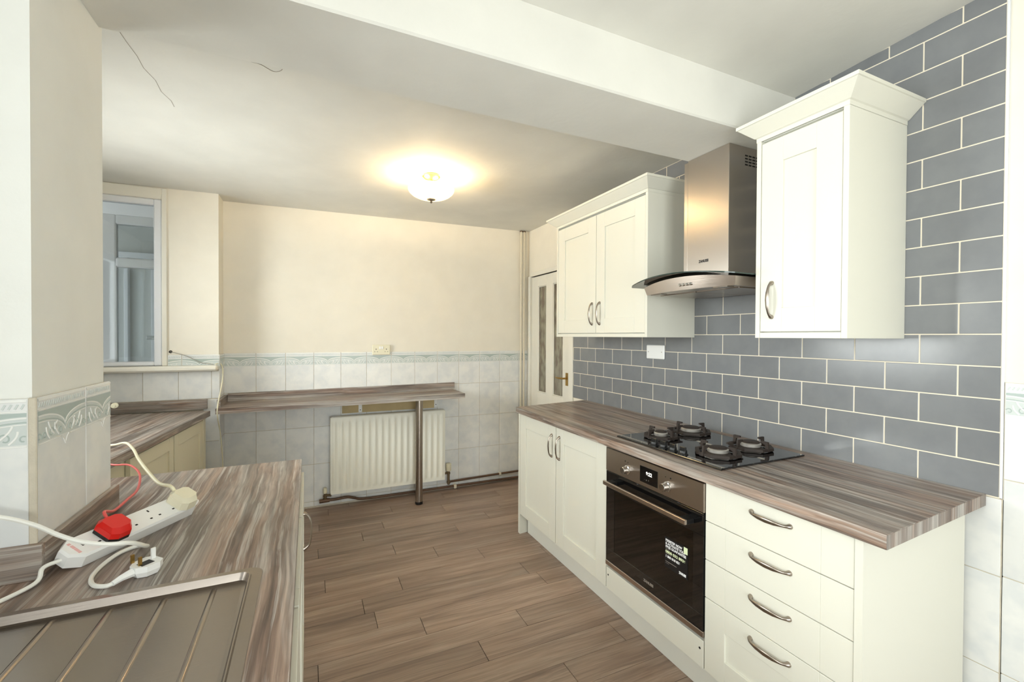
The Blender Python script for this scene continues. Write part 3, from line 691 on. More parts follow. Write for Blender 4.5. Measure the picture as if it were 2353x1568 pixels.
# ------------------------------------------------------------------ gas hob
hz = .8905
hob = thing('gas_hob', (1.61, 1.445, hz), 'black glass gas hob with four burners on the long worktop', 'hob')
part('glass_plate', MB().box((1.374, 1.150, hz), (1.858, 1.752, hz+.007), .002), MT['blackglass'], hob)
part('steel_edge', MB().box((1.3722, 1.1485, hz), (1.376, 1.7535, hz+.0045), .001), MT['black'], hob)
def burner(x, y, r, s):
    z = hz+.007
    b_ = part('burner', MB().lathe([(r*1.30, 0), (r*1.30, .004), (r*1.1, .009), (r, .010)], (x, y, z), 28), MT['iron'], hob)
    part('flame_ring', MB().lathe([(r*.90, .008), (r, .012), (r*1.04, .024), (r*.86, .028)], (x, y, z), 32), MT['alu'], b_)
    part('burner_cap', MB().lathe([(r*.90, .026), (r*.90, .030), (r*.80, .0325), (r*.2, .033)], (x, y, z), 28), MT['iron'], b_)
    g = MB(); R_ = s/2                                        # octagonal base ring of the pan support
    n = 8; ring_o = [(x+R_*math.cos(math.pi/8+i*math.pi/4), y+R_*math.sin(math.pi/8+i*math.pi/4)) for i in range(n)]
    ring_i = [(x+(R_-.016)*math.cos(math.pi/8+i*math.pi/4), y+(R_-.016)*math.sin(math.pi/8+i*math.pi/4)) for i in range(n)]
    vs = [(*p, z+.004) for p in ring_o]+[(*p, z+.004) for p in ring_i]+[(*p, z+.015) for p in ring_o]+[(*p, z+.015) for p in ring_i]
    fs = []
    for i in range(n):
        j = (i+1) % n
        fs += [(i, j, n+j, n+i), (2*n+i, 3*n+i, 3*n+j, 2*n+j), (i, 2*n+i, 2*n+j, j), (n+i, n+j, 3*n+j, 3*n+i)]
    g.add(vs, fs)
    for a in range(4):
        an = a*math.pi/2; ux, uy = math.cos(an), math.sin(an); px, py = -uy, ux
        def pt(d, l_, h_): return (x+ux*d+px*l_, y+uy*d+py*l_, z+h_)
        prof = [(R_-.004, .004), (R_-.008, .044), (R_-.040, .044), (R_-.040, .037), (R_-.021, .031), (R_-.018, .012)]
        vs = [pt(d, -.004, h_) for d, h_ in prof]+[pt(d, .004, h_) for d, h_ in prof]; m_ = len(prof)
        g.add(vs, [tuple(range(m_)), tuple(range(m_, 2*m_))[::-1]]+[(i, (i+1) % m_, m_+(i+1) % m_, m_+i) for i in range(m_)])
    part('pan_support', g, MT['iron'], hob)
burner(1.535, 1.628, .031, .165); burner(1.750, 1.648, .047, .195); burner(1.530, 1.298, .040, .185); burner(1.745, 1.312, .040, .180)
for i in range(4):
    x_, y_ = 1.400, 1.525-i*.0555
    z = hz+.007
    part('knob', MB().lathe([(.0215, 0), (.0215, .003), (.017, .006), (.0165, .016), (.0150, .018)], (x_, y_, z), 20).box((x_-.0045, y_-.016, z+.016), (x_+.0045, y_+.016, z+.031), .002), MT['black'], hob)

# ------------------------------------------------------------------ wall cabinets
def wall_cab(loc, label, X, y0, y1, doors, hy, crown_pr, near_open=True):
    zb, zt = 1.378, 2.1395
    t = thing('wall_cabinet', loc, label, 'cabinet', 'cream wall cabinets')
    part('carcass', MB().box((X+.022, y0+.0185, zb+.02), (XR-.001, y1-.0185, zt-.002)), MT['cabw'], t)
    for a in (y0, y1-.018): part('side_panel', MB().box((X-.002, a, zb), (XR-.001, a+.018, zt), .001), MT['cab'], t)
    part('light_pelmet', MB().box((X-.001, y0+.0185, zb), (X+.06, y1-.0185, zb+.0205), .001), MT['cab'], t)
    for (a, b_), h_ in zip(doors, hy):
        d = front('door', t, X, a, b_, 1.401, 2.128, .084, .088); handle(d, (X, h_, 1.522))
    # crown moulding: mitred sweep round far side, front, near side
    pr = crown_pr; prof = [(0, 2.1385), (0, 2.154), (.006, 2.1565), (pr*.92, 2.196), (pr, 2.197), (pr, 2.209), (-.004, 2.209)]
    Xf = X-.003; path = [((XR-.002, y1+.001), (0, 1)), ((Xf, y1+.001), (-1, 1)), ((Xf, y0-.001), (-1, -1)), ((XR-.002, y0-.001), (0, -1))]
    vs, fs = [], []; m_ = len(prof)
    for (px, py), (nx, ny) in path:
        for o_, z in prof: vs.append((px+nx*o_, py+ny*o_, z))
    for i in range(3):
        for k in range(m_-1): fs.append((i*m_+k, i*m_+k+1, (i+1)*m_+k+1, (i+1)*m_+k))
    fs += [tuple(range(m_)), tuple(range(3*m_, 4*m_))]
    part('cornice', MB().add(vs, fs), MT['cab'], t, None, True, 15)
    part('top_board', MB().box((X+.01, y0+.01, zt-.001), (XR-.002, y1-.01, 2.150)), MT['cabw'], t)
    return t
wall_cab((1.77, 2.27, 1.378), 'cream double-door wall cabinet left of the cooker hood', 1.606, 1.808, 2.737, [(2.2665, 2.719), (1.826, 2.2655)], [2.303, 2.224], .056)
wall_cab((1.77, 1.02, 1.378), 'cream single-door wall cabinet right of the cooker hood', 1.596, .857, 1.184, [(.8755, 1.1655)], [1.118], .052)

# ------------------------------------------------------------------ cooker hood
HC = 1.485
hd_ = thing('cooker_hood', (1.75, HC, 1.587), 'stainless chimney cooker hood with curved glass canopy', 'cooker hood')
ch = part('chimney', MB().box((1.672, 1.374, 1.63), (XR-.001, 1.606, BZ-.001), .0012), MT['steel'], hd_)
part('outer_sleeve', MB().box((1.6725, 1.606, 1.63), (XR-.001, 1.629, 2.226), .0012), MT['steel'], ch)
vt = MB()
for i in range(4):
    for j in range(4): vt.box((1.772+j*.024, 1.3733, 2.150+i*.0135), (1.790+j*.024, 1.3745, 2.1565+i*.0135))
tag(part('vent_slots', vt, MT['dark'], ch), kind='stuff')
text('brand_lettering', 'ZANUSSI', .0165, (1.6716, 1.535, 1.730), (0, -1, 0), (0, 0, 1), MT['ink'], ch, .0010, .056)
def zarch(y, zm, ze, hw): return ze + (zm-ze)*(1-((y-HC)/hw)**2)
def xfront(y, X0, bow, hw): return X0 - bow*(1-((y-HC)/hw)**2)
nb = 24; hw = .262; vs, fs = [], []
for i in range(nb+1):
    y_ = HC-hw+2*hw*i/nb; zt = zarch(y_, 1.6455, 1.6245, hw)
    xf_ = xfront(y_, 1.530, .040, hw); inset = .012 if True else 0
    yb = HC+(y_-HC)*.965
    vs += [(xf_, y_, zt), (xfront(y_, 1.530, .040, hw)+.010, yb, 1.588), (XR-.001, yb, 1.588), (XR-.001, y_, zt)]
for i in range(nb):
    for k in range(4): a = i*4+k; b2 = i*4+(k+1) % 4; fs.append((a, b2, b2+4, a+4))
fs += [(0, 1, 2, 3), tuple(nb*4+k for k in range(4))]
bd_ = part('canopy_body', MB().add(vs, fs), MT['steel_y'], hd_, None, True, 50)
for i in range(4):
    y_ = 1.475-i*.0195
    part('push_button', MB().lathe([(.0062, .002), (.0062, -.004), (.0045, -.006)], (xfront(y_, 1.53, .04, hw)+.004, y_, 1.610), 14, 0, 0), MT['chrome'], bd_)
for a, b_ in ((1.262, 1.482), (1.488, 1.708)):
    part('grease_filter', MB().box((1.60, a, 1.5835), (1.90, b_, 1.589), .001), MT['nickel'], hd_)
for y_ in (1.30, 1.67): part('lamp_lens', MB().box((1.535, y_-.035, 1.5845), (1.575, y_+.035, 1.589), .001), MT['nickel'], hd_)
ng, gh = 28, .298; vs, fs, mi = [], [], []
for i in range(ng+1):
    y_ = HC-gh+2*gh*i/ng; z_ = zarch(y_, 1.6545, 1.6285, gh); x_ = xfront(y_, 1.472, .050, gh)
    if i in (0, ng): x_ += .010
    vs += [(x_, y_, z_-.002), (x_, y_, z_+.003), (XR-.004, y_, z_+.003), (XR-.004, y_, z_-.002)]
g_ = MB()
for i in range(ng):
    for k in range(4): a = i*4+k; b2 = i*4+(k+1) % 4; fs.append((a, b2, b2+4, a+4)); mi.append(1 if k in (0, 2) else 0)
fs += [(0, 1, 2, 3), tuple(ng*4+k for k in range(4))]; mi += [1, 1]
g_.add(vs, fs); g_.m = mi
part('glass_canopy', g_, [MT['glasshood'], MT['glassedge']], hd_, None, True, 50)

# ------------------------------------------------------------------ plates on the walls
bp_ = thing('blanking_plate', (XR, 2.105, 1.288), 'blank white plate on the grey tiles under the wall cabinet', 'blanking plate')
part('plate', MB().box((XR-.012, 2.029, 1.245), (XR-.0002, 2.181, 1.3305), .004), MT['plastic'], bp_)
for y_ in (2.048, 2.162): part('screw', MB().lathe([(.0032, -.0126), (.0032, -.011)], (XR, y_, 1.288), 8, 0, 0), MT['nickel'], bp_)
sk = thing('wall_socket', (.555, YF, 1.26), 'old cream double socket plate above the far wall tiles', 'socket')
sp = part('plate', MB().box((.482, YF-.014, 1.218), (.627, YF-.0002, 1.3025), .004), MT['cream_plastic'], sk)
for a in (.538, .556): part('rocker', MB().box((a, YF-.0185, 1.266), (a+.014, YF-.013, 1.290), .002), MT['plastic'], sp)
for cx in (.512, .596):
    ho = MB().box((cx-.003, YF-.0143, 1.262), (cx+.003, YF-.0138, 1.270)).box((cx-.014, YF-.0143, 1.243), (cx-.008, YF-.0138, 1.247)).box((cx+.008, YF-.0143, 1.243), (cx+.014, YF-.0138, 1.247))
    tag(part('pin_holes', ho, MT['dark'], sp), kind='stuff')

# ------------------------------------------------------------------ radiator, pipes
rd = thing('radiator', (.62, 3.80, .12), 'white ridged panel radiator under the breakfast bar', 'radiator')
rx0, rx1, rz0, rz1, ry = .157, 1.086, .118, .728, 3.765
nf = 18; per = 8; nx = nf*per; nzs = [0, .018, .030, .042, .055, .30, .555, .568, .580, .592, .610]
vs, fs = [], []
for k, dz in enumerate(nzs):
    e = min(dz, .610-dz); amp = 0 if e < .020 else min(1, (e-.020)/.035)
    for i in range(nx+1):
        u = i/nx; ph = (u*nf) % 1; c = .5-.5*math.cos(2*math.pi*ph)
        vs.append((rx0+u*(rx1-rx0), ry - .010*amp*max(0, (c-.35)/.65)**.8, rz0+dz))
for k in range(len(nzs)-1):
    for i in range(nx): a = k*(nx+1)+i; fs.append((a, a+1, a+nx+2, a+nx+1))
mb = MB().add(vs, fs)
mb.box((rx0, ry+.0005, rz0), (rx1, ry+.012, rz1), .002)
part('panel', mb, MT['rad'], rd, None, True, 60)
part('top_grille', MB().box((rx0+.004, ry+.012, rz1-.012), (rx1-.004, ry+.062, rz1+.004), .002), MT['rad'], rd)
for a in (rx0-.003, rx1-.001): part('side_cover', MB().box((a, ry+.010, rz0+.01), (a+.004, ry+.062, rz1), .001), MT['rad'], rd)
part('rear_panel', MB().box((rx0, ry+.05, rz0), (rx1, ry+.062, rz1-.012), .002), MT['rad'], rd)
for x_, hh, zv, top in ((.118, .040, .118, 'lockshield_valve'), (1.133, .062, .175, 'thermostatic_valve')):
    s_ = 1 if x_ < .5 else -1
    v_ = part(top, MB().tube([(x_, 3.815, .055), (x_, 3.815, zv)], .011, 10).lathe([(.016, -.006), (.017, .006)], (x_, 3.815, zv-.02), 10).tube([(x_, 3.815, zv-.014), (x_+s_*.045, 3.80, zv-.014)], .010, 10).lathe([(.015, 0), (.015, .012)], (x_, 3.815, .072), 8), MT['oldbrass'], rd)
    part('valve_cap', MB().lathe([(.013 if hh < .05 else .022, 0), (.015 if hh < .05 else .025, .006), (.014 if hh < .05 else .024, hh), (.010 if hh < .05 else .020, hh+.004)], (x_, 3.815, zv+.002), 16), MT['cream_plastic'], v_)
pp = spline([(.085, 3.815, .062), (.20, 3.815, .062), (.285, 3.815, .066), (.34, 3.825, .048), (.40, 3.832, .030), (.55, 3.838, .024), (1.0, 3.840, .024), (1.5, 3.840, .024), (1.93, 3.840, .024)], 5)
p1 = thing('heating_pipe', (.9, 3.84, 0), 'brown copper pipe running low along the floor below the radiator', 'pipe', 'exposed heating pipes')
part('pipe', MB().tube(pp, .011, 8), MT['copper'], p1)
for x_ in (1.20,): part('pipe_clip', MB().box((x_-.012, 3.822, .006), (x_+.012, 3.858, .040), .003), MT['painted'], p1)
part('pipe_tee', MB().tube([(.075, 3.815, .060), (.15, 3.815, .062)], .016, 8), MT['copper'], p1)
p2 = thing('heating_pipe', (1.5, 3.835, .08), 'upper brown copper pipe leaving the radiator valve towards the corner', 'pipe', 'exposed heating pipes')
part('pipe', MB().tube(spline([(1.133, 3.815, .056), (1.15, 3.832, .066), (1.20, 3.836, .072), (1.93, 3.838, .086)], 6), .0095, 8), MT['copper'], p2)
part('pipe_clip', MB().box((1.632, 3.824, .070), (1.652, 3.858, .094), .003), MT['painted'], p2)
for x_, lab in ((1.856, 'left of two thin painted pipes running up the far corner'), (1.888, 'right of two thin painted pipes running up the far corner')):
    pv = thing('corner_pipe', (x_, 3.845, .1), lab, 'pipe', 'vertical corner pipes')
    part('pipe', MB().tube([(x_, 3.842, .09), (x_, 3.842, 2.388)], .0095, 10), MT['painted'], pv)
    part('ceiling_collar', MB().lathe([(.015, 0), (.015, .007)], (x_, 3.842, 2.384), 12), MT['copper'], pv)

# ------------------------------------------------------------------ breakfast bar
bb = thing('breakfast_bar', (.31, 3.68, 0), 'narrow wood-effect breakfast bar along the far wall over the radiator', 'breakfast bar')
def zb_(x): return .8955+.0100*(x-.31)
def slab(mb, x0, x1, y0, y1, lo, hi, skew=0):
    vs = []
    for x, yo in ((x0, 0), (x1, skew)):
        for y_ in (y0+yo, y1):
            for o_ in (lo, hi): vs.append((x, y_, zb_(x)+o_))
    return mb.add(vs, [(0,1,3,2),(4,6,7,5),(0,4,5,1),(2,3,7,6),(1,5,7,3),(0,2,6,4)])
o = part('top', slab(MB(), -.566, 1.178, 3.494, YF-.0005, -.037, 0), MT['wood_x'], bb)
part('upstand', slab(MB(), -.545, 1.194, YF-.0195, YF-.0003, .0003, .058), MT['wood_x'], bb)
part('end_upstand', slab(MB(), -.567, -.5465, 3.56, YF-.0005, .0003, .050), MT['wood_y'], bb)
lg = part('leg', MB().tube([(.822, 3.610, .022), (.822, 3.610, zb_(.822)-.0375)], .0295, 24), MT['nickel'], bb)
part('foot', MB().lathe([(.029, .0002), (.031, .004), (.031, .022)], (.822, 3.610, 0), 24), MT['black'], lg)
part('flange', MB().lathe([(.045, 0), (.045, .006)], (.822, 3.610, zb_(.822)-.0445), 24), MT['nickel'], lg)
for x_ in (.388, 1.027):
    z_ = zb_(x_)-.0375
    br = part('bracket', MB().box((x_-.014, YF-.003, z_-.115), (x_+.014, YF-.0003, z_-.001), .001).box((x_-.014, YF-.125, z_-.003), (x_+.014, YF-.003, z_-.0003), .001), MT['plastic'], bb)
    for dz in (.045, .095): part('screw', MB().lathe([(.004, -.0040), (.004, -.002)], (x_, YF, z_-dz), 8, 0, 1), MT['dark'], br)
part('backing_strip', MB().box((.246, YF-.002, .742), (1.012, YF-.0003, .858)), MT['beige'], wf)

# ------------------------------------------------------------------ recess counter (far left)
cz = .866
rc = thing('recess_cabinet', (-.600, 3.640, 0), 'old cream base cabinet under the recess window counter', 'cabinet')
rw_ = thing('recess_worktop', (-.600, 3.640, .83), 'grey wood-effect worktop below the recess window', 'worktop')
ax, ay = -.600, 3.640
part('top', MB().box((ax-.62, ay-1.50, .829), (ax, ay-.065, cz), .002), MT['wood_y'], rw_)
part('carcass', MB().box((ax-.60, ay-1.46, .10), (ax-.045, ay-.085, .8285)), MT['oldcab'], rc)
for a, b_ in ((ay-.60, ay-.13), (ay-1.10, ay-.61)): front('door', rc, ax-.024, a, b_, .12, .815, .055, .07, True, 1, .020, 'oldcab')
part('corner_post', MB().box((ax-.044, ay-.129, .10), (ax-.022, ay-.085, .8285), .002), MT['oldcab'], rc)
for o in (rc, rw_): o.rotation_euler = (0, 0, -math.radians(6.0))
ru = tag(part('upstand', MB().box((-1.45, 3.655, .867), (-.640, 3.6785, .9345), .001), MT['wood_x'], None, (-1.0, 3.66, .867)), 'wood-effect upstand against the tiles below the recess window', 'upstand', 'worktop upstands')

# ------------------------------------------------------------------ sink run (left)
lz = .868
sw = thing('sink_worktop', (-.33, .9, .83), 'grey wood-effect worktop around the sink in the left foreground', 'worktop')
sx0, sx1, sy0, sy1 = -.575, -.0905, .12, 1.118              # sink outline
hx0, hx1, hy0, hy1 = sx0+.012, sx1-.012, sy0+.012, sy1-.012
mbw = MB(); T0, T1 = lz-.038, lz
for (a, b_), (c, d) in (((-.655, hx0), (-1.2, 1.2575)), ((hx1, -.027), (-1.2, 2.02)), ((hx0, hx1), (-1.2, hy0)), ((hx0, hx1), (hy1, 1.2575)), ((-.5195, hx1), (1.2575, 2.02)), ((-.655, -.5195), (1.6465, 2.02))):
    mbw.box((a, c, T0), (b_, d, T1))
part('top', mbw, MT['wood_y'], sw)
part('upstand', MB().box((-.520, 1.2580, lz+.0003), (-.5065, 1.66, .9405), .001), MT['wood_y'], sw)
part('upstand', MB().box((-.655, 1.2425, lz+.0003), (-.5065, 1.2575, .9405), .001), MT['wood_x'], sw)
part('upstand', MB().box((-.655, -1.2, lz+.0003), (-.640, 1.2425, .9405), .001), MT['wood_y'], sw)
sc_ = thing('sink_cabinet', (-.33, .9, 0), 'cream base cabinet under the sink worktop', 'cabinet')
part('carcass', MB().box((-.515, -1.18, .14), (-.0385, 1.99, T0-.17)).box((-.515, 1.20, T0-.17), (-.0385, 1.99, T0-.0005)), MT['cabw'], sc_)
part('plinth', MB().box((-.095, -1.18, .001), (-.08, 1.99, .139)), MT['cabw'], sc_)
for i, (a, b_) in enumerate(((1.50, 1.99), (1.005, 1.495), (.505, 1.00), (0, .50))):
    d_ = front('door', sc_, -.018, a, b_, .145, T0-.006, .07, .09, True, 1)
    if i in (0, 3): handle(d_, (-.018, (1.80, .05)[i > 0], .655), True, math.pi)

sn = thing('sink', (-.33, .62, lz), 'stainless steel sink with a grooved drainer in the left foreground', 'sink')
rz = lz+.0012
def rr(x0, y0, x1, y1, r, n=6):
    out = []
    for cx, cy, a0 in ((x1-r, y1-r, 0), (x0+r, y1-r, 90), (x0+r, y0+r, 180), (x1-r, y0+r, 270)):
        for k in range(n+1): a = math.radians(a0+90*k/n); out.append((cx+r*math.cos(a), cy+r*math.sin(a)))
    return out
# rim: outer lip, ridge, inner slope down to the drainer tray
rings = [(0, rz-.0011, .028), (.001, rz, .028), (.020, rz+.0005, .020), (.022, rz+.0040, .019), (.024, rz+.0042, .018), (.0293, rz-.0098, .016), (.0355, rz-.0105, .015)]
vs, fs = [], []
for ins, z_, r_ in rings:
    vs += [(x_, y_, z_) for x_, y_ in rr(sx0+ins, sy0+ins, sx1-ins, sy1-ins, r_)]
n = 28
for i in range(len(rings)-1):
    for k in range(n): a = i*n+k; b2 = i*n+(k+1) % n; fs.append((a, b2, b2+n, a+n))
part('rim', MB().add(vs, fs), MT['sinksteel'], sn, None, True, 24)
# drainer tray with raised ribs, and the bowl
tz = rz-.0105; ix0, ix1, iy0, iy1 = sx0+.0345, sx1-.0345, sy0+.0345, sy1-.0345
by1 = .56
tray = MB().box((ix0, by1, tz-.0012), (ix1, iy1, tz))
part('drainer', tray, MT['sinksteel'], sn)
for x_ in (-.176, -.258, -.341, -.424, -.500):
    rb = MB(); vs, fs = [], []; ya, yb = .62, 1.078; xs_ = [-.0055, -.0034, -.0012, .0012, .0034, .0055]; hs = [0, .0032, .0040, .0040, .0032, 0]
    for y_, e in ((ya, 0), (ya+.012, 1), (yb-.012, 1), (yb, 0)):
        for dx, hh in zip(xs_, hs): vs.append((x_+dx, y_, tz-.0003+hh*e))
    for i in range(3):
        for k in range(5): a = i*6+k; fs.append((a, a+1, a+7, a+6))
    part('drainer_rib', rb.add(vs, fs), MT['sinksteel'], sn)
bl = []; fs = []
br_ = [(0, tz), (.006, tz-.004), (.012, tz-.14), (.03, tz-.155)]
for ins, z_ in br_: bl += [(x_, y_, z_) for x_, y_ in rr(ix0+.01+ins, iy0+.01+ins, ix1-.01-ins, by1-.02-ins, .045)]
for i in range(3):
    for k in range(n): a = i*n+k; b2 = i*n+(k+1) % n; fs.append((a, b2, b2+n, a+n))
fs.append(tuple(range(3*n, 4*n)))
part('bowl', MB().add(bl, fs), MT['sinksteel'], sn, None, True, 50)
sur = MB(); outer = rr(ix0, iy0, ix1, by1, .004); inner = rr(ix0+.01, iy0+.01, ix1-.01, by1-.02, .045)
vs = [(x_, y_, tz) for x_, y_ in outer]+[(x_, y_, tz) for x_, y_ in inner]
part('bowl_surround', sur.add(vs, [(k, (k+1) % n, n+(k+1) % n, n+k) for k in range(n)]), MT['sinksteel'], sn)

# ------------------------------------------------------------------ extension lead and plugs
U = Vector((.520, .854, 0)).normalized(); V = Vector((-U.y, U.x, 0)); O_ = Vector((-.4555, 1.2695, lz))
TC, TS = math.cos(math.radians(28)), math.sin(math.radians(28))   # the lead lies tipped towards the sink
def sp_(s, v, z): return O_ + U*s + V*(v*TC - z*TS) + Vector((0, 0, v*TS + z*TC))
ext = thing('extension_lead', sp_(.13, .03, 0), 'white four-gang extension lead lying on the sink worktop', 'extension lead')
Wd, Ls, Hh = .062, .292, .034
def sprism(mb, poly, z0, z1, mi=0, inset=0):
    vs = [sp_(s, v, z0) for s, v in poly]; c = (sum(p[0] for p in poly)/len(poly), sum(p[1] for p in poly)/len(poly))
    vs += [sp_(s+(c[0]-s)*inset*.25, v+(c[1]-v)*inset, z1) for s, v in poly]; n_ = len(poly)
    return mb.add(vs, [tuple(range(n_))[::-1], tuple(range(n_, 2*n_))]+[(i, (i+1) % n_, n_+(i+1) % n_, n_+i) for i in range(n_)], mi)
outl = [(-.022, .018), (.002, 0), (Ls, 0), (Ls, Wd), (.002, Wd), (-.022, Wd-.018)]  # chamfered cord end
mb = MB(); sprism(mb, outl, .001, Hh-.006); sprism(mb, outl, Hh-.006, Hh, 0, .10)
body = part('body', mb, MT['plastic'], ext)
hl_ = MB()
for g in range(4):
    s0 = .055+g*.064
    for ds, dv, w1, w2 in ((.0, .046, .004, .007), (-.012, .020, .006, .004), (.012, .020, .006, .004)):
        sprism(hl_, [(s0+ds-w1/2, dv-w2/2), (s0+ds+w1/2, dv-w2/2), (s0+ds+w1/2, dv+w2/2), (s0+ds-w1/2, dv+w2/2)], Hh-.0005, Hh+.0003)
tag(part('socket_slots', hl_, MT['dark'], body), kind='stuff')
part('hanging_loop', MB().tube(spline([sp_(Ls-.004, .014, .016), sp_(Ls+.020, .016, .016), sp_(Ls+.037, .026, .016), sp_(Ls+.020, .038, .016), sp_(Ls-.004, .042, .016)], 5), .004, 6), MT['plastic'], body)
rt, upv = -V, U
def mark(name, s0, v0, s1, v1, mat): part(name, sprism(MB(), [(s0, v0), (s1, v0), (s1, v1), (s0, v1)], Hh-.0002, Hh+.0004), mat, body)
mark('red_print', -.0060, .0480, .0000, .0420, MT['redink'])
for v0, v1 in ((.0395, .0345), (.0340, .0290), (.0280, .0245), (.0240, .0180), (.0172, .0120)): mark('red_print', -.0055, v1, .0005, v0, MT['redink'])
for v0, v1 in ((.050, .0455), (.045, .0405), (.040, .036), (.0355, .031), (.0305, .027)): mark('black_print', .0125, v1, .0170, v0, MT['ink'])
part('supply_cord', MB().tube(spline([sp_(-.018, .030, .014), sp_(-.05, .034, .010), (-.505, 1.212, lz+.0062), (-.545, 1.135, lz+.0065), (-.59, 1.06, lz+.008), (-.622, .96, lz+.006)], 7), .0042, 8), MT['whitecord'], ext)

def plug_top(name, s0, label, mat, cordmat, cord, cr, dark=None):
    t = thing(name, sp_(s0, .03, Hh+.0004), label, 'plug', 'mains plugs on the worktop')
    poly = [(s0-.026, .006), (s0-.012, -.004), (s0+.016, -.004), (s0+.026, .008), (s0+.026, .050), (s0+.014, .060), (s0-.014, .060), (s0-.026, .050)]
    if dark:
        mb = MB(); sprism(mb, poly, Hh+.0004, Hh+.009); part('plug_base', mb, dark, t)
    mb = MB(); z0 = Hh+(.009 if dark else .0004); sprism(mb, poly, z0, Hh+.022, 0, .04)
    vs_ = [(s0+(s-s0)*.96, .028+(v-.028)*.96) for s, v in poly]; sprism(mb, vs_, Hh+.022, Hh+.034, 0, .30)
    part('plug_body', mb, mat, t)
    part('cord', MB().tube(spline(cord, 7), cr, 8), cordmat, t); return t
plug_top('red_plug', .075, 'bright red mains plug in the extension lead', MT['red'], MT['redcord'],
         [sp_(.078, .055, Hh+.022), sp_(.085, .075, Hh+.026), (-.447, 1.43, .935), (-.445, 1.51, .935), (-.458, 1.64, .925), (-.515, 1.86, .915), (-.60, 2.06, .90), (-.69, 2.20, .8742), (-.80, 2.32, .8722), (-.9, 2.45, .8722)], .0034, MT['black'])
plug_top('cream_plug', .2655, 'cream mains plug at the far end of the extension lead', MT['cream_plastic'], plain('cream_cord', (236, 230, 198), .4),
         [sp_(.262, .054, Hh+.022), sp_(.262, .075, Hh+.028), (-.392, 1.575, .953), (-.455, 1.715, .957), (-.52, 1.87, .962), (-.60, 2.10, .950), (-.70, 2.36, .925), (-.80, 2.55, .883), (-.90, 2.62, .8742), (-1.0, 2.70, .8742)], .0046)
lp = thing('loose_plug', (-.312, 1.180, lz), 'loose white mains plug lying pins-up beside the sink', 'plug', 'mains plugs on the worktop')
ang = Vector((.72, .69, 0)).normalized(); prp = Vector((-ang.y, ang.x, 0)); PC = Vector((-.318, 1.184, lz))
def lp_(s, v, z): return PC + ang*s + prp*v + Vector((0, 0, z))
def lprism(mb, poly, z0, z1, mi=0, k=1):
    vs = [lp_(s, v, z0) for s, v in poly]+[lp_(s*k, v*k, z1) for s, v in poly]; n_ = len(poly)
    return mb.add(vs, [tuple(range(n_))[::-1], tuple(range(n_, 2*n_))]+[(i, (i+1) % n_, n_+(i+1) % n_, n_+i) for i in range(n_)], mi)
pl_ = [(-.024, -.010), (-.010, -.024), (.014, -.025), (.026, -.014), (.026, .014), (.014, .025), (-.010, .024), (-.024, .010)]
ps_ = [(a*.82, b_*.82) for a, b_ in pl_]
mb = MB(); lprism(mb, ps_, .001, .012, 0, 1.22); lprism(mb, pl_, .012, .024)
part('plug_body', mb, MT['plastic'], lp)
part('fuse_label', lprism(MB(), [(-.014, -.014), (.010, -.014), (.010, .006), (-.014, .006)], .0242, .0246), MT['ink'], lp)
part('earth_pin', lprism(MB(), [(.013, .002), (.021, .002), (.021, .006), (.013, .006)], .0242, .047), MT['plastic'], lp)
for v in (-.013, .013): part('pin', lprism(MB(), [(-.016, v-.002+.008), (-.010, v-.002+.008), (-.010, v+.002+.008), (-.016, v+.002+.008)], .0242, .042), MT['brass'], lp)
part('cord_grip', MB().tube([lp_(-.024, 0, .014), lp_(-.045, 0, .012), lp_(-.060, -.002, .009)], [.009, .0065, .005], 8), MT['plastic'], lp)
part('cord', MB().tube(spline([lp_(-.055, -.001, .009), (-.372, 1.144, lz+.0055), (-.396, 1.160, lz+.005), (-.412, 1.20, lz+.005), (-.412, 1.255, lz+.005), (-.398, 1.305, lz+.006), (-.372, 1.330, lz+.006), (-.345, 1.295, lz+.016), (-.333, 1.232, .910), (-.342, 1.180, .940), (-.375, 1.163, .951), (-.415, 1.166, .962), (-.455, 1.180, .977), (-.50, 1.203, .996), (-.555, 1.212, 1.018), (-.625, 1.20, 1.04)], 7), .0044, 8), MT['whitecord'], lp)

# ------------------------------------------------------------------ small things on the recess side
wc = tag(part('hanging_cable', MB().tube(spline([(-.590, 3.655, 1.176), (-.571, 3.70, 1.180), (-.556, 3.70, 1.15), (-.549, 3.66, 1.08), (-.5485, 3.58, 1.00), (-.548, 3.475, .92), (-.553, 3.485, .84), (-.557, 3.62, .70), (-.550, 3.66, .50), (-.548, 3.67, .20), (-.548, 3.67, .004)], 6), .0040, 6), MT['cream_plastic'], None, (-.55, 3.66, 0)), 'cream cable hanging from the recess sill past the breakfast bar end', 'cable')
tc_ = tag(part('aerial_cable', MB().tube(spline([(-.850, 3.684, 1.262), (-.84, 3.672, 1.262), (-.76, 3.670, 1.235), (-.68, 3.668, 1.19), (-.60, 3.66, 1.174)], 5), .0022, 6), MT['silver'], None, (-.74, 3.67, 1.17)), 'thin grey cable coming out of a hole beside the recess window', 'cable')
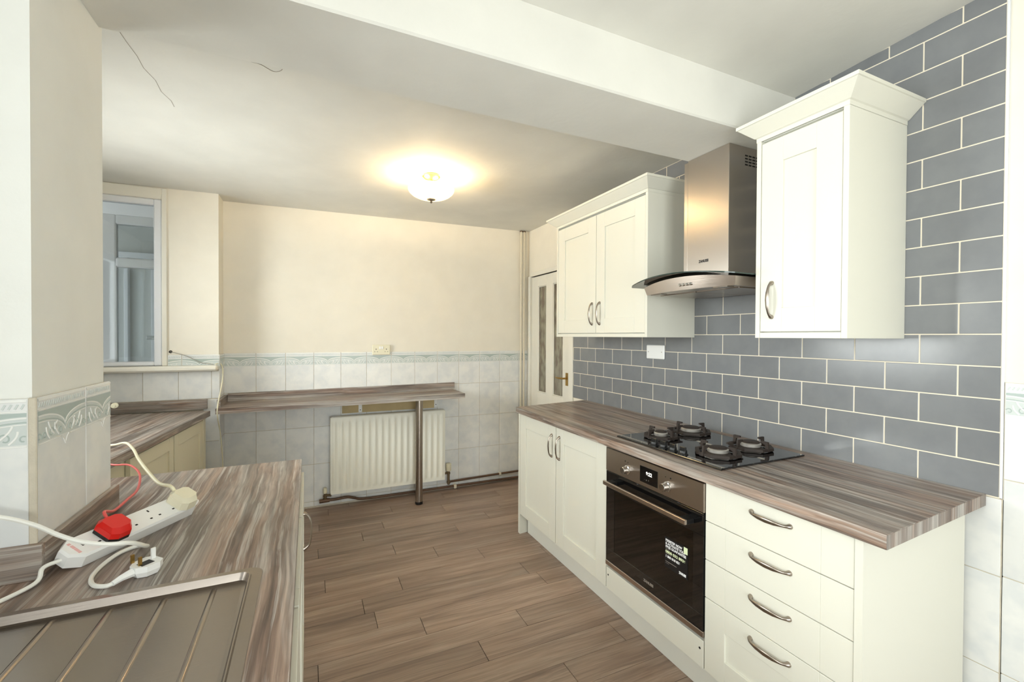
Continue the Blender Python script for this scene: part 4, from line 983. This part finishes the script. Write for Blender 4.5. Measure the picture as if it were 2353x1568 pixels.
part('drilled_hole', MB().lathe([(.010, -.0012), (.010, .0005)], (-.850, 3.6845, 1.264), 12, 0, 1), MT['dark'], ww)
hk = tag(part('coat_peg', MB().lathe([(.005, 0), (.005, .008), (.008, .011), (.008, .018), (.005, .021)], (-.516, 1.6445, 1.172), 14, 0, 1), MT['cream_plastic'], None, (-.512, 1.644, 1.172)), 'small white peg on the far edge of the pier tiles', 'peg')

# ------------------------------------------------------------------ ceiling light
lx, ly = .695, 2.735; lzc = zc_far(lx)
cl = thing('ceiling_light', (lx, ly, lzc), 'lit semi-flush ceiling light with a frosted glass bowl', 'ceiling light')
part('ceiling_rose', MB().lathe([(.056, 0), (.056, -.010), (.046, -.020), (.030, -.026), (.012, -.030), (.010, -.040)], (lx, ly, lzc-.0003), 28), MT['brass'], cl)
part('stem', MB().tube([(lx, ly, lzc-.04), (lx, ly, lzc-.152)], .005, 10), MT['brass'], cl)
R_, zt_ = .143, lzc-.085
prof = [(R_*math.cos(math.radians(a)), zt_-.066*math.sin(math.radians(a))) for a in (0, 10, 22, 35, 50, 65, 78, 87)]
prof2 = [(r_*.975, z_+.004) for r_, z_ in prof[::-1]]
bw = MB(); bw.lathe([(r_, z_-lzc) for r_, z_ in prof+prof2], (lx, ly, lzc), 48, cap=False)
part('glass_bowl', bw, MT['bowl'], cl, None, True, 60)
part('finial', MB().lathe([(.027, .004), (.026, -.002), (.010, -.006), (.006, -.010), (.008, -.015), (.004, -.022), (.001, -.024)], (lx, ly, zt_-.066), 20), MT['nickel'], cl)
for dx in (-.055, .055):
    bu = part('bulb', MB().lathe([(.004, -.032), (.012, -.026), (.0145, -.010), (.0145, .010), (.012, .026), (.006, .032)], (lx+dx, ly, zt_-.008), 12, 0, 0), MT['bulb'], cl)
    pl__ = bpy.data.lights.new('bulb_light', 'POINT'); pl__.energy = 6.5; pl__.color = (1, .75, .44); pl__.shadow_soft_size = .02
    po = bpy.data.objects.new('bulb_light', pl__); po.location = (lx+dx, ly, zt_+.016); COL.objects.link(po)
